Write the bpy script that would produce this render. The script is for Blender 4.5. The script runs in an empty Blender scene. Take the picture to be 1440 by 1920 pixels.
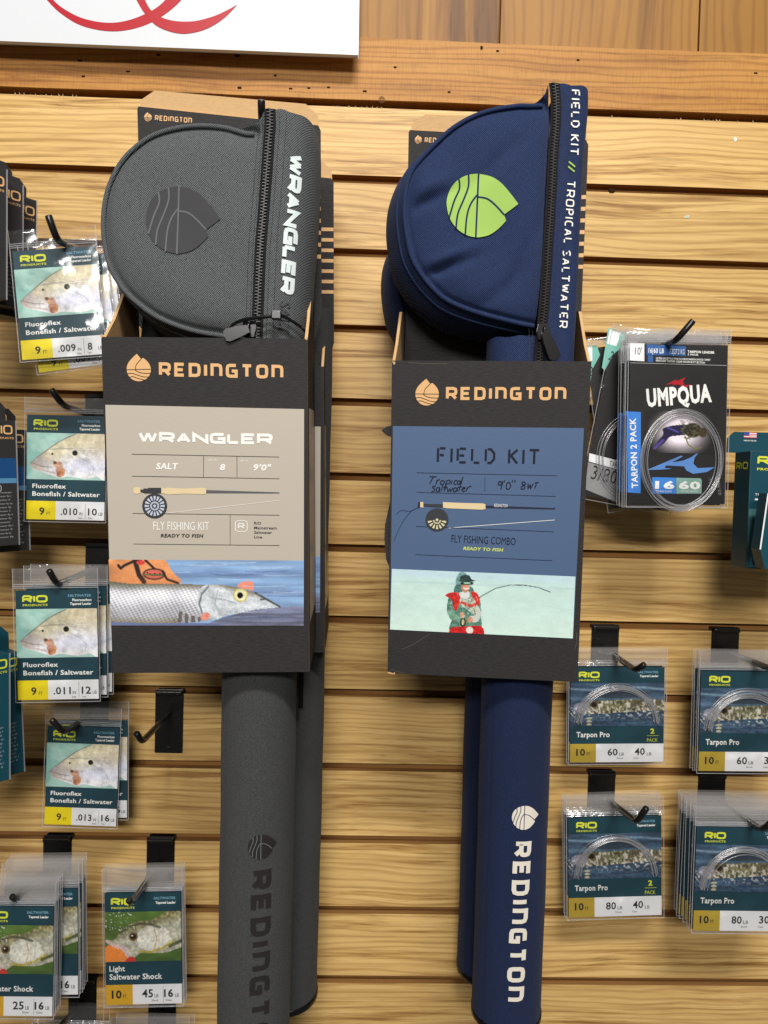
import bpy, bmesh, math, random
import numpy as np
from mathutils import Vector, Matrix
random.seed(7); rng = np.random.RandomState(7)
SC = bpy.context.scene
COL = SC.collection
# ---------------- camera ----------------
ZS = 1.6                      # height of the datum above the shop floor
PITCH, YAW, ROLL, DIST, CZ = 0.02996, 0.02576, 0.02486, 0.77742, -0.39845
F = 1400.0                    # focal length for a 1440 wide picture
_cp, _sp, _cy, _sy = math.cos(PITCH), math.sin(PITCH), math.cos(YAW), math.sin(YAW)
FWD = np.array([_sy*_cp, _cy*_cp, -_sp]); _r0 = np.array([_cy, -_sy, 0.0]); _u0 = np.cross(_r0, FWD)
RI = _r0*math.cos(ROLL)+_u0*math.sin(ROLL); UP = _u0*math.cos(ROLL)-_r0*math.sin(ROLL)
CAM = np.array([0, -DIST, CZ+ZS])
cd = bpy.data.cameras.new('camera'); cam = bpy.data.objects.new('camera', cd); COL.objects.link(cam)
cd.sensor_fit = 'HORIZONTAL'; cd.sensor_width = 36; cd.lens = 36*F/1440
cd.clip_start = 0.02; cd.clip_end = 50
M = Matrix.Identity(4)
for i in range(3):
    M[i][0] = RI[i]; M[i][1] = UP[i]; M[i][2] = -FWD[i]; M[i][3] = CAM[i]
cam.matrix_world = M
SC.camera = cam
# ---------------- light ----------------
w = bpy.data.worlds.new('World'); SC.world = w; w.use_nodes = True
w.node_tree.nodes['Background'].inputs[0].default_value = (1.0, 0.97, 0.92, 1)
w.node_tree.nodes['Background'].inputs[1].default_value = 0.10
def area(name, loc, target, sx, sy, power, col):
    l = bpy.data.lights.new(name, 'AREA'); l.shape = 'RECTANGLE'; l.size = sx; l.size_y = sy
    l.energy = power; l.color = col
    o = bpy.data.objects.new(name, l); COL.objects.link(o); o.location = loc
    d = Vector(target)-Vector(loc); o.rotation_euler = d.to_track_quat('-Z', 'Y').to_euler()
area('ceiling_panel_light', (0.3, -2.2, ZS+1.75), (0, 0, ZS-0.95), 1.2, 0.22, 86, (1, 0.97, 0.92))
area('fill_light', (-0.25, -3.2, ZS+0.75), (0, 0, ZS-1.2), 1.2, 0.3, 62, (1, 0.97, 0.93))  # added frontal fill, evens the light from top to bottom
SC.view_settings.view_transform = 'Standard'; SC.view_settings.look = 'None'
SC.view_settings.exposure = -0.12; SC.view_settings.gamma = 1
SC.render.engine = 'CYCLES'
SC.cycles.transparent_max_bounces = 40
SC.cycles.max_bounces = 6
SC.cycles.sample_clamp_indirect = 3

# ---------------- helpers: pixels of a measured survey -> real points ----------------
def ray(px, py):
    return FWD + RI*(px-720)/F + UP*(960-py)/F
def P(px, py, d):
    """point at distance d off the wall"""
    v = ray(px, py); t = (-d-CAM[1])/v[1]
    return CAM+t*v
def proj(p):
    q = np.asarray(p)-CAM; z = q@FWD
    return np.array([720+F*(q@RI)/z, 960-F*(q@UP)/z])
def rot3(roll, pitch, yaw):
    cr, sr = math.cos(roll), math.sin(roll)
    A = np.array([[cr, 0, sr], [0, 1, 0], [-sr, 0, cr]])      # about Y, clockwise seen from the camera
    cp, sp = math.cos(pitch), math.sin(pitch)
    B = np.array([[1, 0, 0], [0, cp, -sp], [0, sp, cp]])
    cy, sy = math.cos(yaw), math.sin(yaw)
    C = np.array([[cy, -sy, 0], [sy, cy, 0], [0, 0, 1]])
    return C@B@A
class Face:
    """a flat face standing somewhere: origin, rotation, size; local x right, y into the wall, z up"""
    def __init__(s, O, R, w=1, h=1): s.O, s.R, s.w, s.h = np.array(O, float), R, w, h
    def L(s, px, py):
        v = ray(px, py); n = s.R[:, 1]
        t = ((s.O-CAM)@n)/(v@n); q = s.R.T@(CAM+t*v-s.O)
        return (float(q[0]), float(q[2]))
    def world(s, x, y, z): return s.O+s.R@np.array([x, y, z])
    def moved(s, x, y, z): return Face(s.world(x, y, z), s.R, s.w, s.h)
def fit(corners, d, free=True, yaw0=0.0):
    """corners TL TR BR BL -> Face with the rectangle's pose and real size"""
    C = np.array(corners, float)
    c0 = P(*C.mean(0), d)
    pts = np.array([P(a, b, d) for a, b in C])
    w0 = (np.linalg.norm(pts[1]-pts[0])+np.linalg.norm(pts[2]-pts[3]))/2
    h0 = (np.linalg.norm(pts[3]-pts[0])+np.linalg.norm(pts[2]-pts[1]))/2
    th = np.array([c0[0], c0[2], 0, 0, yaw0, w0, h0])
    def res(th):
        R = rot3(*th[2:5]); r = []
        for (sx, sz), c in zip(((-1, 1), (1, 1), (1, -1), (-1, -1)), C):
            p = np.array([th[0], -d, th[1]])+R@np.array([sx*th[5]/2, 0, sz*th[6]/2])
            r += list(proj(p)-c)
        k = 12 if free else 1e4
        r += [th[3]*k, (th[4]-yaw0)*k]
        return np.array(r)
    for _ in range(12):
        r = res(th); J = np.stack([(res(th+e)-r)/1e-6 for e in np.eye(7)*1e-6], 1)
        th = th-np.linalg.lstsq(J, r, rcond=None)[0]
    return Face((th[0], -d, th[1]), rot3(*th[2:5]), th[5], th[6])

# ---------------- materials ----------------
def s2l(c):
    c = np.asarray(c, float)/255.0
    return np.where(c <= 0.04045, c/12.92, ((c+0.055)/1.055)**2.4)
def rgba(c): return tuple(float(x) for x in s2l(c))+(1.0,)
_mats = {}
def new_mat(name):
    m = bpy.data.materials.new(name); m.use_nodes = True
    return m, m.node_tree, m.node_tree.nodes['Principled BSDF']
def flat(col, rough=0.45, spec=0.4, name='print', metal=0.0, bump=0.0, bs=900):
    key = (tuple(col), rough, spec, metal, bump, bs)
    if key in _mats: return _mats[key]
    m, nt, b = new_mat(name)
    b.inputs['Base Color'].default_value = rgba(col); b.inputs['Roughness'].default_value = rough
    b.inputs['Specular IOR Level'].default_value = spec; b.inputs['Metallic'].default_value = metal
    if bump:
        tc = nt.nodes.new('ShaderNodeTexCoord'); n = nt.nodes.new('ShaderNodeTexNoise'); n.inputs['Scale'].default_value = bs
        n.inputs['Detail'].default_value = 4
        bp = nt.nodes.new('ShaderNodeBump'); bp.inputs['Strength'].default_value = bump; bp.inputs['Distance'].default_value = 0.0006
        nt.links.new(tc.outputs['Object'], n.inputs['Vector']); nt.links.new(n.outputs['Fac'], bp.inputs['Height'])
        nt.links.new(bp.outputs[0], b.inputs['Normal'])
    _mats[key] = m
    return m
def node(nt, t, **kw):
    n = nt.nodes.new(t)
    for k, v in kw.items():
        if k.startswith('i_'):
            n.inputs[k[2:].replace('_', ' ')].default_value = v
        else: setattr(n, k, v)
    return n
def ramp(nt, stops, interp='LINEAR'):
    r = nt.nodes.new('ShaderNodeValToRGB'); e = r.color_ramp.elements; r.color_ramp.interpolation = interp
    while len(e) < len(stops): e.new(0.5)
    for q, (p, c) in zip(e, stops): q.position = p; q.color = rgba(c)
    return r
def mapping(nt, scale, rot=(0, 0, 0), loc=(0, 0, 0), src='Object'):
    tc = nt.nodes.new('ShaderNodeTexCoord'); mp = nt.nodes.new('ShaderNodeMapping')
    mp.inputs['Scale'].default_value = scale; mp.inputs['Rotation'].default_value = rot; mp.inputs['Location'].default_value = loc
    nt.links.new(tc.outputs[src], mp.inputs['Vector']); return mp
def mixc(nt, fac, a, b, mode='MIX'):
    m = nt.nodes.new('ShaderNodeMix'); m.data_type = 'RGBA'; m.blend_type = mode
    for sock, v in ((0, fac), (6, a), (7, b)):
        if hasattr(v, 'is_output'): nt.links.new(v, m.inputs[sock])
        elif isinstance(v, (int, float)): m.inputs[sock].default_value = v
        else: m.inputs[sock].default_value = rgba(v)
    return m.outputs[2]
def math_(nt, op, a, b=None, c=None):
    m = nt.nodes.new('ShaderNodeMath'); m.operation = op
    for i, v in enumerate((a, b, c)):
        if v is None: continue
        if hasattr(v, 'is_output'): nt.links.new(v, m.inputs[i])
        else: m.inputs[i].default_value = v
    return m.outputs[0]
def wood(name, light, mid, dark, vertical=False, kx=4.0, kz=95.0, contrast=1.0, rough=0.42, saw=0.0, cath=0.0, pore=0.5):
    """wood grain running along x (or along z)"""
    m, nt, b = new_mat(name)
    ax = (kz, 40, kx) if vertical else (kx, 40, kz)
    oi = nt.nodes.new('ShaderNodeObjectInfo')
    tc = nt.nodes.new('ShaderNodeTexCoord')
    off = nt.nodes.new('ShaderNodeVectorMath'); off.operation = 'MULTIPLY_ADD'
    cmb = nt.nodes.new('ShaderNodeCombineXYZ')
    for i in range(3): nt.links.new(oi.outputs['Random'], cmb.inputs[i])
    nt.links.new(cmb.outputs[0], off.inputs[0]); off.inputs[1].default_value = (7.3, 0, 3.1)
    nt.links.new(tc.outputs['Object'], off.inputs[2])
    # slow wander of the grain
    wn = node(nt, 'ShaderNodeTexNoise', i_Scale=5.0, i_Detail=2.0)
    nt.links.new(off.outputs[0], wn.inputs['Vector'])
    wv = nt.nodes.new('ShaderNodeVectorMath'); wv.operation = 'MULTIPLY_ADD'
    nt.links.new(wn.outputs['Color'], wv.inputs[0])
    wv.inputs[1].default_value = (0.02, 0, 0) if vertical else (0, 0, 0.015); 
    nt.links.new(off.outputs[0], wv.inputs[2])
    def sc(s):
        q = nt.nodes.new('ShaderNodeVectorMath'); q.operation = 'MULTIPLY'
        nt.links.new(wv.outputs[0], q.inputs[0]); q.inputs[1].default_value = s; return q.outputs[0]
    n1 = node(nt, 'ShaderNodeTexNoise', i_Scale=1.0, i_Detail=3.0, i_Roughness=0.6, i_Distortion=0.5)
    nt.links.new(sc(ax), n1.inputs['Vector'])
    n2 = node(nt, 'ShaderNodeTexNoise', i_Scale=1.0, i_Detail=4.0, i_Roughness=0.7)
    nt.links.new(sc(tuple(a*3.6 if a == kz else a*3.5 for a in ax)), n2.inputs['Vector'])
    n3 = node(nt, 'ShaderNodeTexNoise', i_Scale=1.0, i_Detail=1.0)
    nt.links.new(sc(tuple(a*0.22 if a == kz else a*0.5 for a in ax)), n3.inputs['Vector'])
    r1 = ramp(nt, [(0.36, dark), (0.46, mid), (0.60, light), (0.75, light)]); nt.links.new(n1.outputs['Fac'], r1.inputs[0])
    r2 = ramp(nt, [(0.34, (120, 108, 96)), (0.46, (255, 255, 255))]); nt.links.new(n2.outputs['Fac'], r2.inputs[0])
    c = mixc(nt, pore, r1.outputs[0], r2.outputs[0], 'MULTIPLY')
    # broad calm areas where the figure nearly vanishes
    r3 = ramp(nt, [(0.42, (0, 0, 0)), (0.60, (255, 255, 255))]); nt.links.new(n3.outputs['Fac'], r3.inputs[0])
    calm = math_(nt, 'MULTIPLY', r3.outputs[0], 0.65*1.0/contrast)
    c = mixc(nt, calm, c, tuple((np.array(light)*0.72+np.array(mid)*0.28)))
    if cath:
        wt = node(nt, 'ShaderNodeTexWave', i_Scale=1.0, i_Distortion=12.0, i_Detail=2.0)
        wt.inputs['Detail Scale'].default_value = 0.8
        wt.bands_direction = 'X' if vertical else 'Z'
        nt.links.new(sc((26, 1, 3) if vertical else (4, 1, 46)), wt.inputs['Vector'])
        r4 = ramp(nt, [(0.0, (186, 160, 128)), (0.45, (255, 255, 255)), (1, (255, 255, 255))]); nt.links.new(wt.outputs['Fac'], r4.inputs[0])
        c = mixc(nt, cath, c, r4.outputs[0], 'MULTIPLY')
    if saw:
        n5 = node(nt, 'ShaderNodeTexNoise', i_Scale=1.0, i_Detail=2.0)
        nt.links.new(sc((700, 10, 60)), n5.inputs['Vector'])
        r5 = ramp(nt, [(0.35, (190, 180, 170)), (0.55, (255, 255, 255))]); nt.links.new(n5.outputs['Fac'], r5.inputs[0])
        c = mixc(nt, saw, c, r5.outputs[0], 'MULTIPLY')
    tone = math_(nt, 'MULTIPLY_ADD', oi.outputs['Random'], 0.16, 0.88)
    bl = node(nt, 'ShaderNodeTexNoise', i_Scale=3.0, i_Detail=3.0); nt.links.new(off.outputs[0], bl.inputs['Vector'])
    tone = math_(nt, 'MULTIPLY', tone, math_(nt, 'MULTIPLY_ADD', bl.outputs['Fac'], 0.24, 0.88))
    cm = nt.nodes.new('ShaderNodeCombineColor'); [nt.links.new(tone, cm.inputs[i]) for i in range(3)]
    c = mixc(nt, 1.0, c, cm.outputs[0], 'MULTIPLY')
    nt.links.new(c, b.inputs['Base Color'])
    b.inputs['Roughness'].default_value = rough; b.inputs['Specular IOR Level'].default_value = 0.3
    bp = nt.nodes.new('ShaderNodeBump'); bp.inputs['Strength'].default_value = 0.35; bp.inputs['Distance'].default_value = 0.0005
    nt.links.new(n2.outputs['Fac'], bp.inputs['Height']); nt.links.new(bp.outputs[0], b.inputs['Normal'])
    return m
def fabric(name, light, dark, period=0.0013, twill=False, rough=0.8):
    m, nt, b = new_mat(name)
    mp = mapping(nt, (1, 1, 1), (0, 0.12, 0))
    sx = nt.nodes.new('ShaderNodeSeparateXYZ'); nt.links.new(mp.outputs[0], sx.inputs[0])
    k = 2*math.pi/period
    nz = node(nt, 'ShaderNodeTexNoise', i_Scale=260.0, i_Detail=2.0); nt.links.new(mp.outputs[0], nz.inputs['Vector'])
    jit = math_(nt, 'MULTIPLY', nz.outputs['Fac'], 1.6)
    if twill:
        a = math_(nt, 'SINE', math_(nt, 'ADD', math_(nt, 'MULTIPLY', math_(nt, 'ADD', sx.outputs[0], sx.outputs[2]), k*0.8), jit))
        c = math_(nt, 'SINE', math_(nt, 'MULTIPLY', math_(nt, 'SUBTRACT', sx.outputs[2], sx.outputs[0]), k*1.3))
    else:
        a = math_(nt, 'SINE', math_(nt, 'ADD', math_(nt, 'MULTIPLY', sx.outputs[0], k), jit))
        c = math_(nt, 'SINE', math_(nt, 'ADD', math_(nt, 'MULTIPLY', sx.outputs[2], k), jit))
    pr = math_(nt, 'MULTIPLY_ADD', math_(nt, 'MULTIPLY', a, c), 0.5, 0.5)
    n2 = node(nt, 'ShaderNodeTexNoise', i_Scale=1400.0, i_Detail=1.0); nt.links.new(mp.outputs[0], n2.inputs['Vector'])
    h = math_(nt, 'ADD', math_(nt, 'MULTIPLY', pr, 0.6), math_(nt, 'MULTIPLY', n2.outputs['Fac'], 0.5))
    r = ramp(nt, [(0.32, dark), (0.80, light)]); nt.links.new(h, r.inputs[0])
    nt.links.new(r.outputs[0], b.inputs['Base Color'])
    b.inputs['Roughness'].default_value = rough; b.inputs['Specular IOR Level'].default_value = 0.12
    b.inputs['Sheen Weight'].default_value = 0.04
    bp = nt.nodes.new('ShaderNodeBump'); bp.inputs['Strength'].default_value = 0.6; bp.inputs['Distance'].default_value = 0.0004
    nt.links.new(h, bp.inputs['Height']); nt.links.new(bp.outputs[0], b.inputs['Normal'])
    return m
def board_print(name, col, rough=0.62, k=0.22):
    """printed cardboard with faint horizontal fibres"""
    m, nt, b = new_mat(name)
    mp = mapping(nt, (180, 180, 1500)); n = node(nt, 'ShaderNodeTexNoise', i_Scale=1.0, i_Detail=4.0, i_Roughness=0.7)
    nt.links.new(mp.outputs[0], n.inputs['Vector'])
    c = np.array(col, float)
    r = ramp(nt, [(0.3, c*(1-k)), (0.7, c*(1+k))]); nt.links.new(n.outputs['Fac'], r.inputs[0])
    nt.links.new(r.outputs[0], b.inputs['Base Color']); b.inputs['Roughness'].default_value = rough
    b.inputs['Specular IOR Level'].default_value = 0.2
    bp = nt.nodes.new('ShaderNodeBump'); bp.inputs['Strength'].default_value = 0.5; bp.inputs['Distance'].default_value = 0.0003
    nt.links.new(n.outputs['Fac'], bp.inputs['Height']); nt.links.new(bp.outputs[0], b.inputs['Normal'])
    return m
def plastic_film(name, gloss=0.10, haze=0.05, bump=0.25, bscale=60, rough=0.08, hz=(225, 225, 230)):
    m, nt, b = new_mat(name)
    nt.nodes.remove(b)
    out = nt.nodes['Material Output']
    tr = node(nt, 'ShaderNodeBsdfTransparent'); tr.inputs[0].default_value = (0.99, 0.99, 0.99, 1)
    gl = node(nt, 'ShaderNodeBsdfGlossy'); gl.inputs['Roughness'].default_value = rough; gl.inputs[0].default_value = (1, 1, 1, 1)
    df = node(nt, 'ShaderNodeBsdfDiffuse'); df.inputs[0].default_value = rgba(hz)
    mp = mapping(nt, (1, 1, 0.6)); n = node(nt, 'ShaderNodeTexNoise', i_Scale=float(bscale), i_Detail=2.0, i_Distortion=0.8)
    nt.links.new(mp.outputs[0], n.inputs['Vector'])
    bp = nt.nodes.new('ShaderNodeBump'); bp.inputs['Strength'].default_value = bump; bp.inputs['Distance'].default_value = 0.004
    nt.links.new(n.outputs['Fac'], bp.inputs['Height']); nt.links.new(bp.outputs[0], gl.inputs['Normal'])
    lw = node(nt, 'ShaderNodeLayerWeight'); lw.inputs[0].default_value = 0.25
    nt.links.new(bp.outputs[0], lw.inputs['Normal'])
    f = math_(nt, 'MULTIPLY_ADD', lw.outputs['Fresnel'], 0.6, gloss); f = math_(nt, 'MINIMUM', f, 0.9)
    m1 = nt.nodes.new('ShaderNodeMixShader'); nt.links.new(f, m1.inputs[0]); nt.links.new(tr.outputs[0], m1.inputs[1]); nt.links.new(gl.outputs[0], m1.inputs[2])
    m2 = nt.nodes.new('ShaderNodeMixShader'); m2.inputs[0].default_value = haze
    nt.links.new(m1.outputs[0], m2.inputs[1]); nt.links.new(df.outputs[0], m2.inputs[2]); nt.links.new(m2.outputs[0], out.inputs[0])
    return m
def picture_mat():
    m, nt, b = new_mat('printed_picture')
    a = nt.nodes.new('ShaderNodeAttribute'); a.attribute_name = 'ink'
    nt.links.new(a.outputs['Color'], b.inputs['Base Color']); b.inputs['Roughness'].default_value = 0.35
    b.inputs['Specular IOR Level'].default_value = 0.4
    return m
PIC = picture_mat()
FILM = plastic_film('clear_bag_film', 0.012, 0.006, 0.3, 40)
FILM2 = plastic_film('crinkled_bag_film', 0.04, 0.02, 0.55, 30, 0.14)
FILMTOP = plastic_film('bag_header_film', 0.06, 0.11, 0.3, 60, 0.12, (215, 212, 210))
SEAL = plastic_film('bag_seal_film', 0.12, 0.24, 0.2, 120, 0.15)
LINEMAT = plastic_film('clear_monofilament', 0.10, 0.09, 0.0, 50, 0.2, (235, 235, 240))
OAK = wood('oak_slat', (230, 192, 126), (208, 168, 102), (170, 128, 74), kx=7, kz=175, pore=0.5, cath=0.42)
MDF = flat((150, 108, 62), 0.9, 0.1, 'raw_fibreboard', bump=0.5, bs=400)
CEDAR = wood('cedar_board', (208, 150, 76), (196, 136, 64), (160, 104, 48), kx=5, kz=60, saw=0.28, cath=0.5, rough=0.55, pore=0.45)
PLANK = wood('stained_plank', (168, 120, 50), (148, 100, 36), (112, 72, 26), vertical=True, kx=2.2, kz=34, rough=0.5, cath=0.35, pore=0.5, contrast=0.7)
BLACKMETAL = flat((20, 19, 19), 0.28, 0.6, 'black_powder_coat', bump=0.15, bs=500)
KRAFT = board_print('kraft_board', (206, 168, 120), 0.75, 0.06)
BOXBLACK = board_print('black_printed_board', (48, 46, 46))
NAVY = fabric('navy_polyester', (56, 73, 116), (6, 10, 30), 0.0016)
GREY = fabric('grey_polyester', (120, 124, 126), (16, 17, 19), 0.0017)
NAVYT = fabric('navy_tube_cloth', (46, 60, 98), (9, 14, 34), 0.0014, True)
GREYT = fabric('grey_tube_cloth', (96, 97, 97), (22, 23, 23), 0.0014, True)
BLACKCLOTH = fabric('black_zip_tape', (44, 42, 44), (14, 13, 14), 0.0010)
BLACKPL = flat((14, 14, 15), 0.25, 0.5, 'black_plastic')

# ---------------- mesh building ----------------
class MB:
    def __init__(s): s.v = []; s.f = []; s.m = []; s.n = 0
    def add(s, verts, faces, mi=0):
        b = len(s.v); s.v += [tuple(map(float, q)) for q in verts]; s.f += [tuple(i+b for i in f) for f in faces]; s.m += [mi]*len(faces)
        return s
    def box(s, x0, x1, y0, y1, z0, z1, mi=0):
        return s.add([(x, y, z) for x in (x0, x1) for y in (y0, y1) for z in (z0, z1)],
                     [(0, 1, 3, 2), (4, 6, 7, 5), (0, 4, 5, 1), (2, 3, 7, 6), (0, 2, 6, 4), (1, 5, 7, 3)], mi)
    def quad(s, x0, x1, z0, z1, y=0, mi=0):
        return s.add([(x0, y, z0), (x1, y, z0), (x1, y, z1), (x0, y, z1)], [(0, 1, 2, 3)], mi)
    def prism(s, pts, y0, y1, mi=0, mside=None):
        """pts (x,z) counter-clockwise or not; closed prism from y0 (front) to y1"""
        n = len(pts); mside = mi if mside is None else mside
        s.add([(x, y0, z) for x, z in pts], [tuple(range(n))], mi)
        s.add([(x, y1, z) for x, z in pts], [tuple(range(n))[::-1]], mside)
        s.add([(x, y, z) for y in (y0, y1) for x, z in pts], [(i, (i+1) % n, n+(i+1) % n, n+i) for i in range(n)], mside)
        return s
    def flatpoly(s, pts, y=0, mi=0): return s.add([(x, y, z) for x, z in pts], [tuple(range(len(pts)))], mi)
    def tube(s, path, r, seg=8, mi=0, cap=True, closed=False):
        path = [np.array(p, float) for p in path]; n = len(path); vs = []
        up = None
        for i, p in enumerate(path):
            a = path[(i-1) % n] if (closed or i > 0) else p; b = path[(i+1) % n] if (closed or i < n-1) else p
            t = b-a; t = t/(np.linalg.norm(t)+1e-12)
            if up is None:
                up = np.cross(t, [0.31, 0.9, 0.17]); 
            up = up-t*(up@t); up = up/np.linalg.norm(up); q = np.cross(t, up)
            rr = r[i] if hasattr(r, '__len__') else r
            for k in range(seg):
                an = 2*math.pi*k/seg; vs.append(p+(up*math.cos(an)+q*math.sin(an))*rr)
        fs = []
        for i in range(n if closed else n-1):
            for k in range(seg):
                j = (i+1) % n; fs.append((i*seg+k, i*seg+(k+1) % seg, j*seg+(k+1) % seg, j*seg+k))
        if cap and not closed: fs += [tuple(range(seg))[::-1], tuple((n-1)*seg+k for k in range(seg))]
        return s.add(vs, fs, mi)
    def grid(s, G, mi=0):
        G = np.asarray(G); a, b = G.shape[:2]
        return s.add(G.reshape(-1, 3), [(i*b+j, i*b+j+1, (i+1)*b+j+1, (i+1)*b+j) for i in range(a-1) for j in range(b-1)], mi)
    def build(s, name, mats, parent=None, smooth=False, wrap=None, slices=None, bevel=0.0, fix=True):
        me = bpy.data.meshes.new(name); me.from_pydata(s.v, [], s.f)
        mats = mats if isinstance(mats, (list, tuple)) else [mats]
        for m in mats: me.materials.append(m)
        if len(mats) > 1: me.polygons.foreach_set('material_index', s.m)
        if slices or bevel or fix:
            bm = bmesh.new(); bm.from_mesh(me)
            if slices:
                for axis, step in slices:
                    cs = [v.co[axis] for v in bm.verts]; c = math.ceil(min(cs)/step)*step
                    no = Vector((0, 0, 0)); no[axis] = 1
                    while c < max(cs):
                        co = Vector((0, 0, 0)); co[axis] = c
                        bmesh.ops.bisect_plane(bm, geom=bm.verts[:]+bm.edges[:]+bm.faces[:], plane_co=co, plane_no=no, dist=1e-7); c += step
            if slices: bmesh.ops.triangulate(bm, faces=bm.faces[:])
            if bevel:
                bmesh.ops.remove_doubles(bm, verts=bm.verts, dist=1e-6)
                bmesh.ops.bevel(bm, geom=[e for e in bm.edges if len(e.link_faces) == 2 and e.calc_face_angle(0) > 0.6], offset=bevel, segments=2, affect='EDGES', profile=0.6)
            if fix and not slices and not wrap: bmesh.ops.recalc_face_normals(bm, faces=bm.faces)
            bm.to_mesh(me); bm.free()
        if wrap:
            for v in me.vertices: v.co = wrap(*v.co)
        if smooth: me.polygons.foreach_set('use_smooth', [True]*len(me.polygons))
        me.update()
        o = bpy.data.objects.new(name, me); COL.objects.link(o)
        if parent is not None: o.parent = parent
        return o
def tag(o, label=None, cat=None, group=None, kind=None):
    if label: o['label'] = label
    if cat: o['category'] = cat
    if group: o['group'] = group
    if kind: o['kind'] = kind
    return o
def thing(name, face, label, cat, group=None):
    o = bpy.data.objects.new(name, None); COL.objects.link(o); o.empty_display_size = 0.02
    M = Matrix.Identity(4)
    for i in range(3):
        for j in range(3): M[i][j] = face.R[i][j]
        M[i][3] = face.O[i]
    o.matrix_world = M
    return tag(o, label, cat, group)
def dup(root, label, dx=0, dy=0, dz=0, roll=0.0, keep=None):
    """copy a thing with its parts and their sub-parts, set off in its own frame"""
    r = root.copy(); COL.objects.link(r)
    r.matrix_world = root.matrix_world @ Matrix.Translation((dx, dy, dz)) @ Matrix.Rotation(roll, 4, 'Y')
    r['label'] = label
    def rec(a, b):
        for ch in list(a.children):
            if keep and not keep(ch): continue
            c = ch.copy(); COL.objects.link(c); c.parent = b; rec(ch, c)
    rec(root, r)
    return r

# ---------------- lettering ----------------
_tc = {}
def glyphs(body, off=0.0):
    key = (body, off)
    if key not in _tc:
        c = bpy.data.curves.new('lettering', 'FONT'); c.body = body; c.offset = off; c.resolution_u = 2; c.space_character = 1.0+off*2.2
        o = bpy.data.objects.new('lettering', c); COL.objects.link(o)
        dg = bpy.context.evaluated_depsgraph_get()
        me = bpy.data.meshes.new_from_object(o.evaluated_get(dg))
        v = np.array([q.co[:] for q in me.vertices]) if len(me.vertices) else np.zeros((0, 3))
        f = [tuple(p.vertices) for p in me.polygons]
        bpy.data.objects.remove(o); bpy.data.curves.remove(c); bpy.data.meshes.remove(me)
        cap = 0.7+2*off
        v = v.copy(); x0 = v[:, 0].min(); wd = v[:, 0].max()-x0
        v[:, 0] = (v[:, 0]-x0)/wd; v[:, 1] = (v[:, 1]+off)/cap
        _tc[key] = (v, f)
    return _tc[key]
def text(mb, body, a, b, cap, y=-0.0003, off=0.0, mi=0, italic=0.0):
    """a, b: ends of the baseline (x,z) on the face; cap: capital height, all in metres"""
    v, f = glyphs(body, off); a = np.array(a); b = np.array(b); u = b-a; L = np.linalg.norm(u); e = u/L; n = np.array([-e[1], e[0]])
    out = []
    for q in v:
        p = a+e*(q[0]*L+q[1]*cap*italic)+n*q[1]*cap; out.append((p[0], y, p[1]))
    mb.add(out, f, mi)
def textpx(mb, face, body, p0, p1, cappx, **kw):
    a = face.L(*p0); b = face.L(*p1); u = np.array(p1, float)-p0; L = np.hypot(*u)
    n = np.array([u[1], -u[0]])/L
    c = face.L(p0[0]+n[0]*cappx, p0[1]+n[1]*cappx)
    text(mb, body, a, b, math.hypot(c[0]-a[0], c[1]-a[1]), **kw)
def ribbon(mb, pts, t, y=-0.0003, closed=False, mi=0):
    pts = [np.array(p, float) for p in pts]; n = len(pts); Lf = []; Rt = []
    for i in range(n):
        a = pts[(i-1) % n] if (closed or i) else None; b = pts[(i+1) % n] if (closed or i < n-1) else None
        d1 = (pts[i]-a)/(np.linalg.norm(pts[i]-a)+1e-12) if a is not None else None
        d2 = (b-pts[i])/(np.linalg.norm(b-pts[i])+1e-12) if b is not None else None
        if d1 is None: d1 = d2
        if d2 is None: d2 = d1
        n1 = np.array([-d1[1], d1[0]]); n2 = np.array([-d2[1], d2[0]]); m = n1+n2; m = m/(np.linalg.norm(m)+1e-12)
        k = 1/max(0.5, float(m@n1)); Lf.append(pts[i]+m*t/2*k); Rt.append(pts[i]-m*t/2*k)
    vs = [(p[0], y, p[1]) for p in Lf]+[(p[0], y, p[1]) for p in Rt]
    fs = [(i, (i+1) % n, n+(i+1) % n, n+i) for i in range(n if closed else n-1)]
    mb.add(vs, fs, mi)
O8 = [(0.28, 1), (0.72, 1), (0.93, 0.93), (1, 0.75), (1, 0.25), (0.93, 0.07), (0.72, 0), (0.28, 0), (0.07, 0.07), (0, 0.25), (0, 0.75), (0.07, 0.93)]
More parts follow.
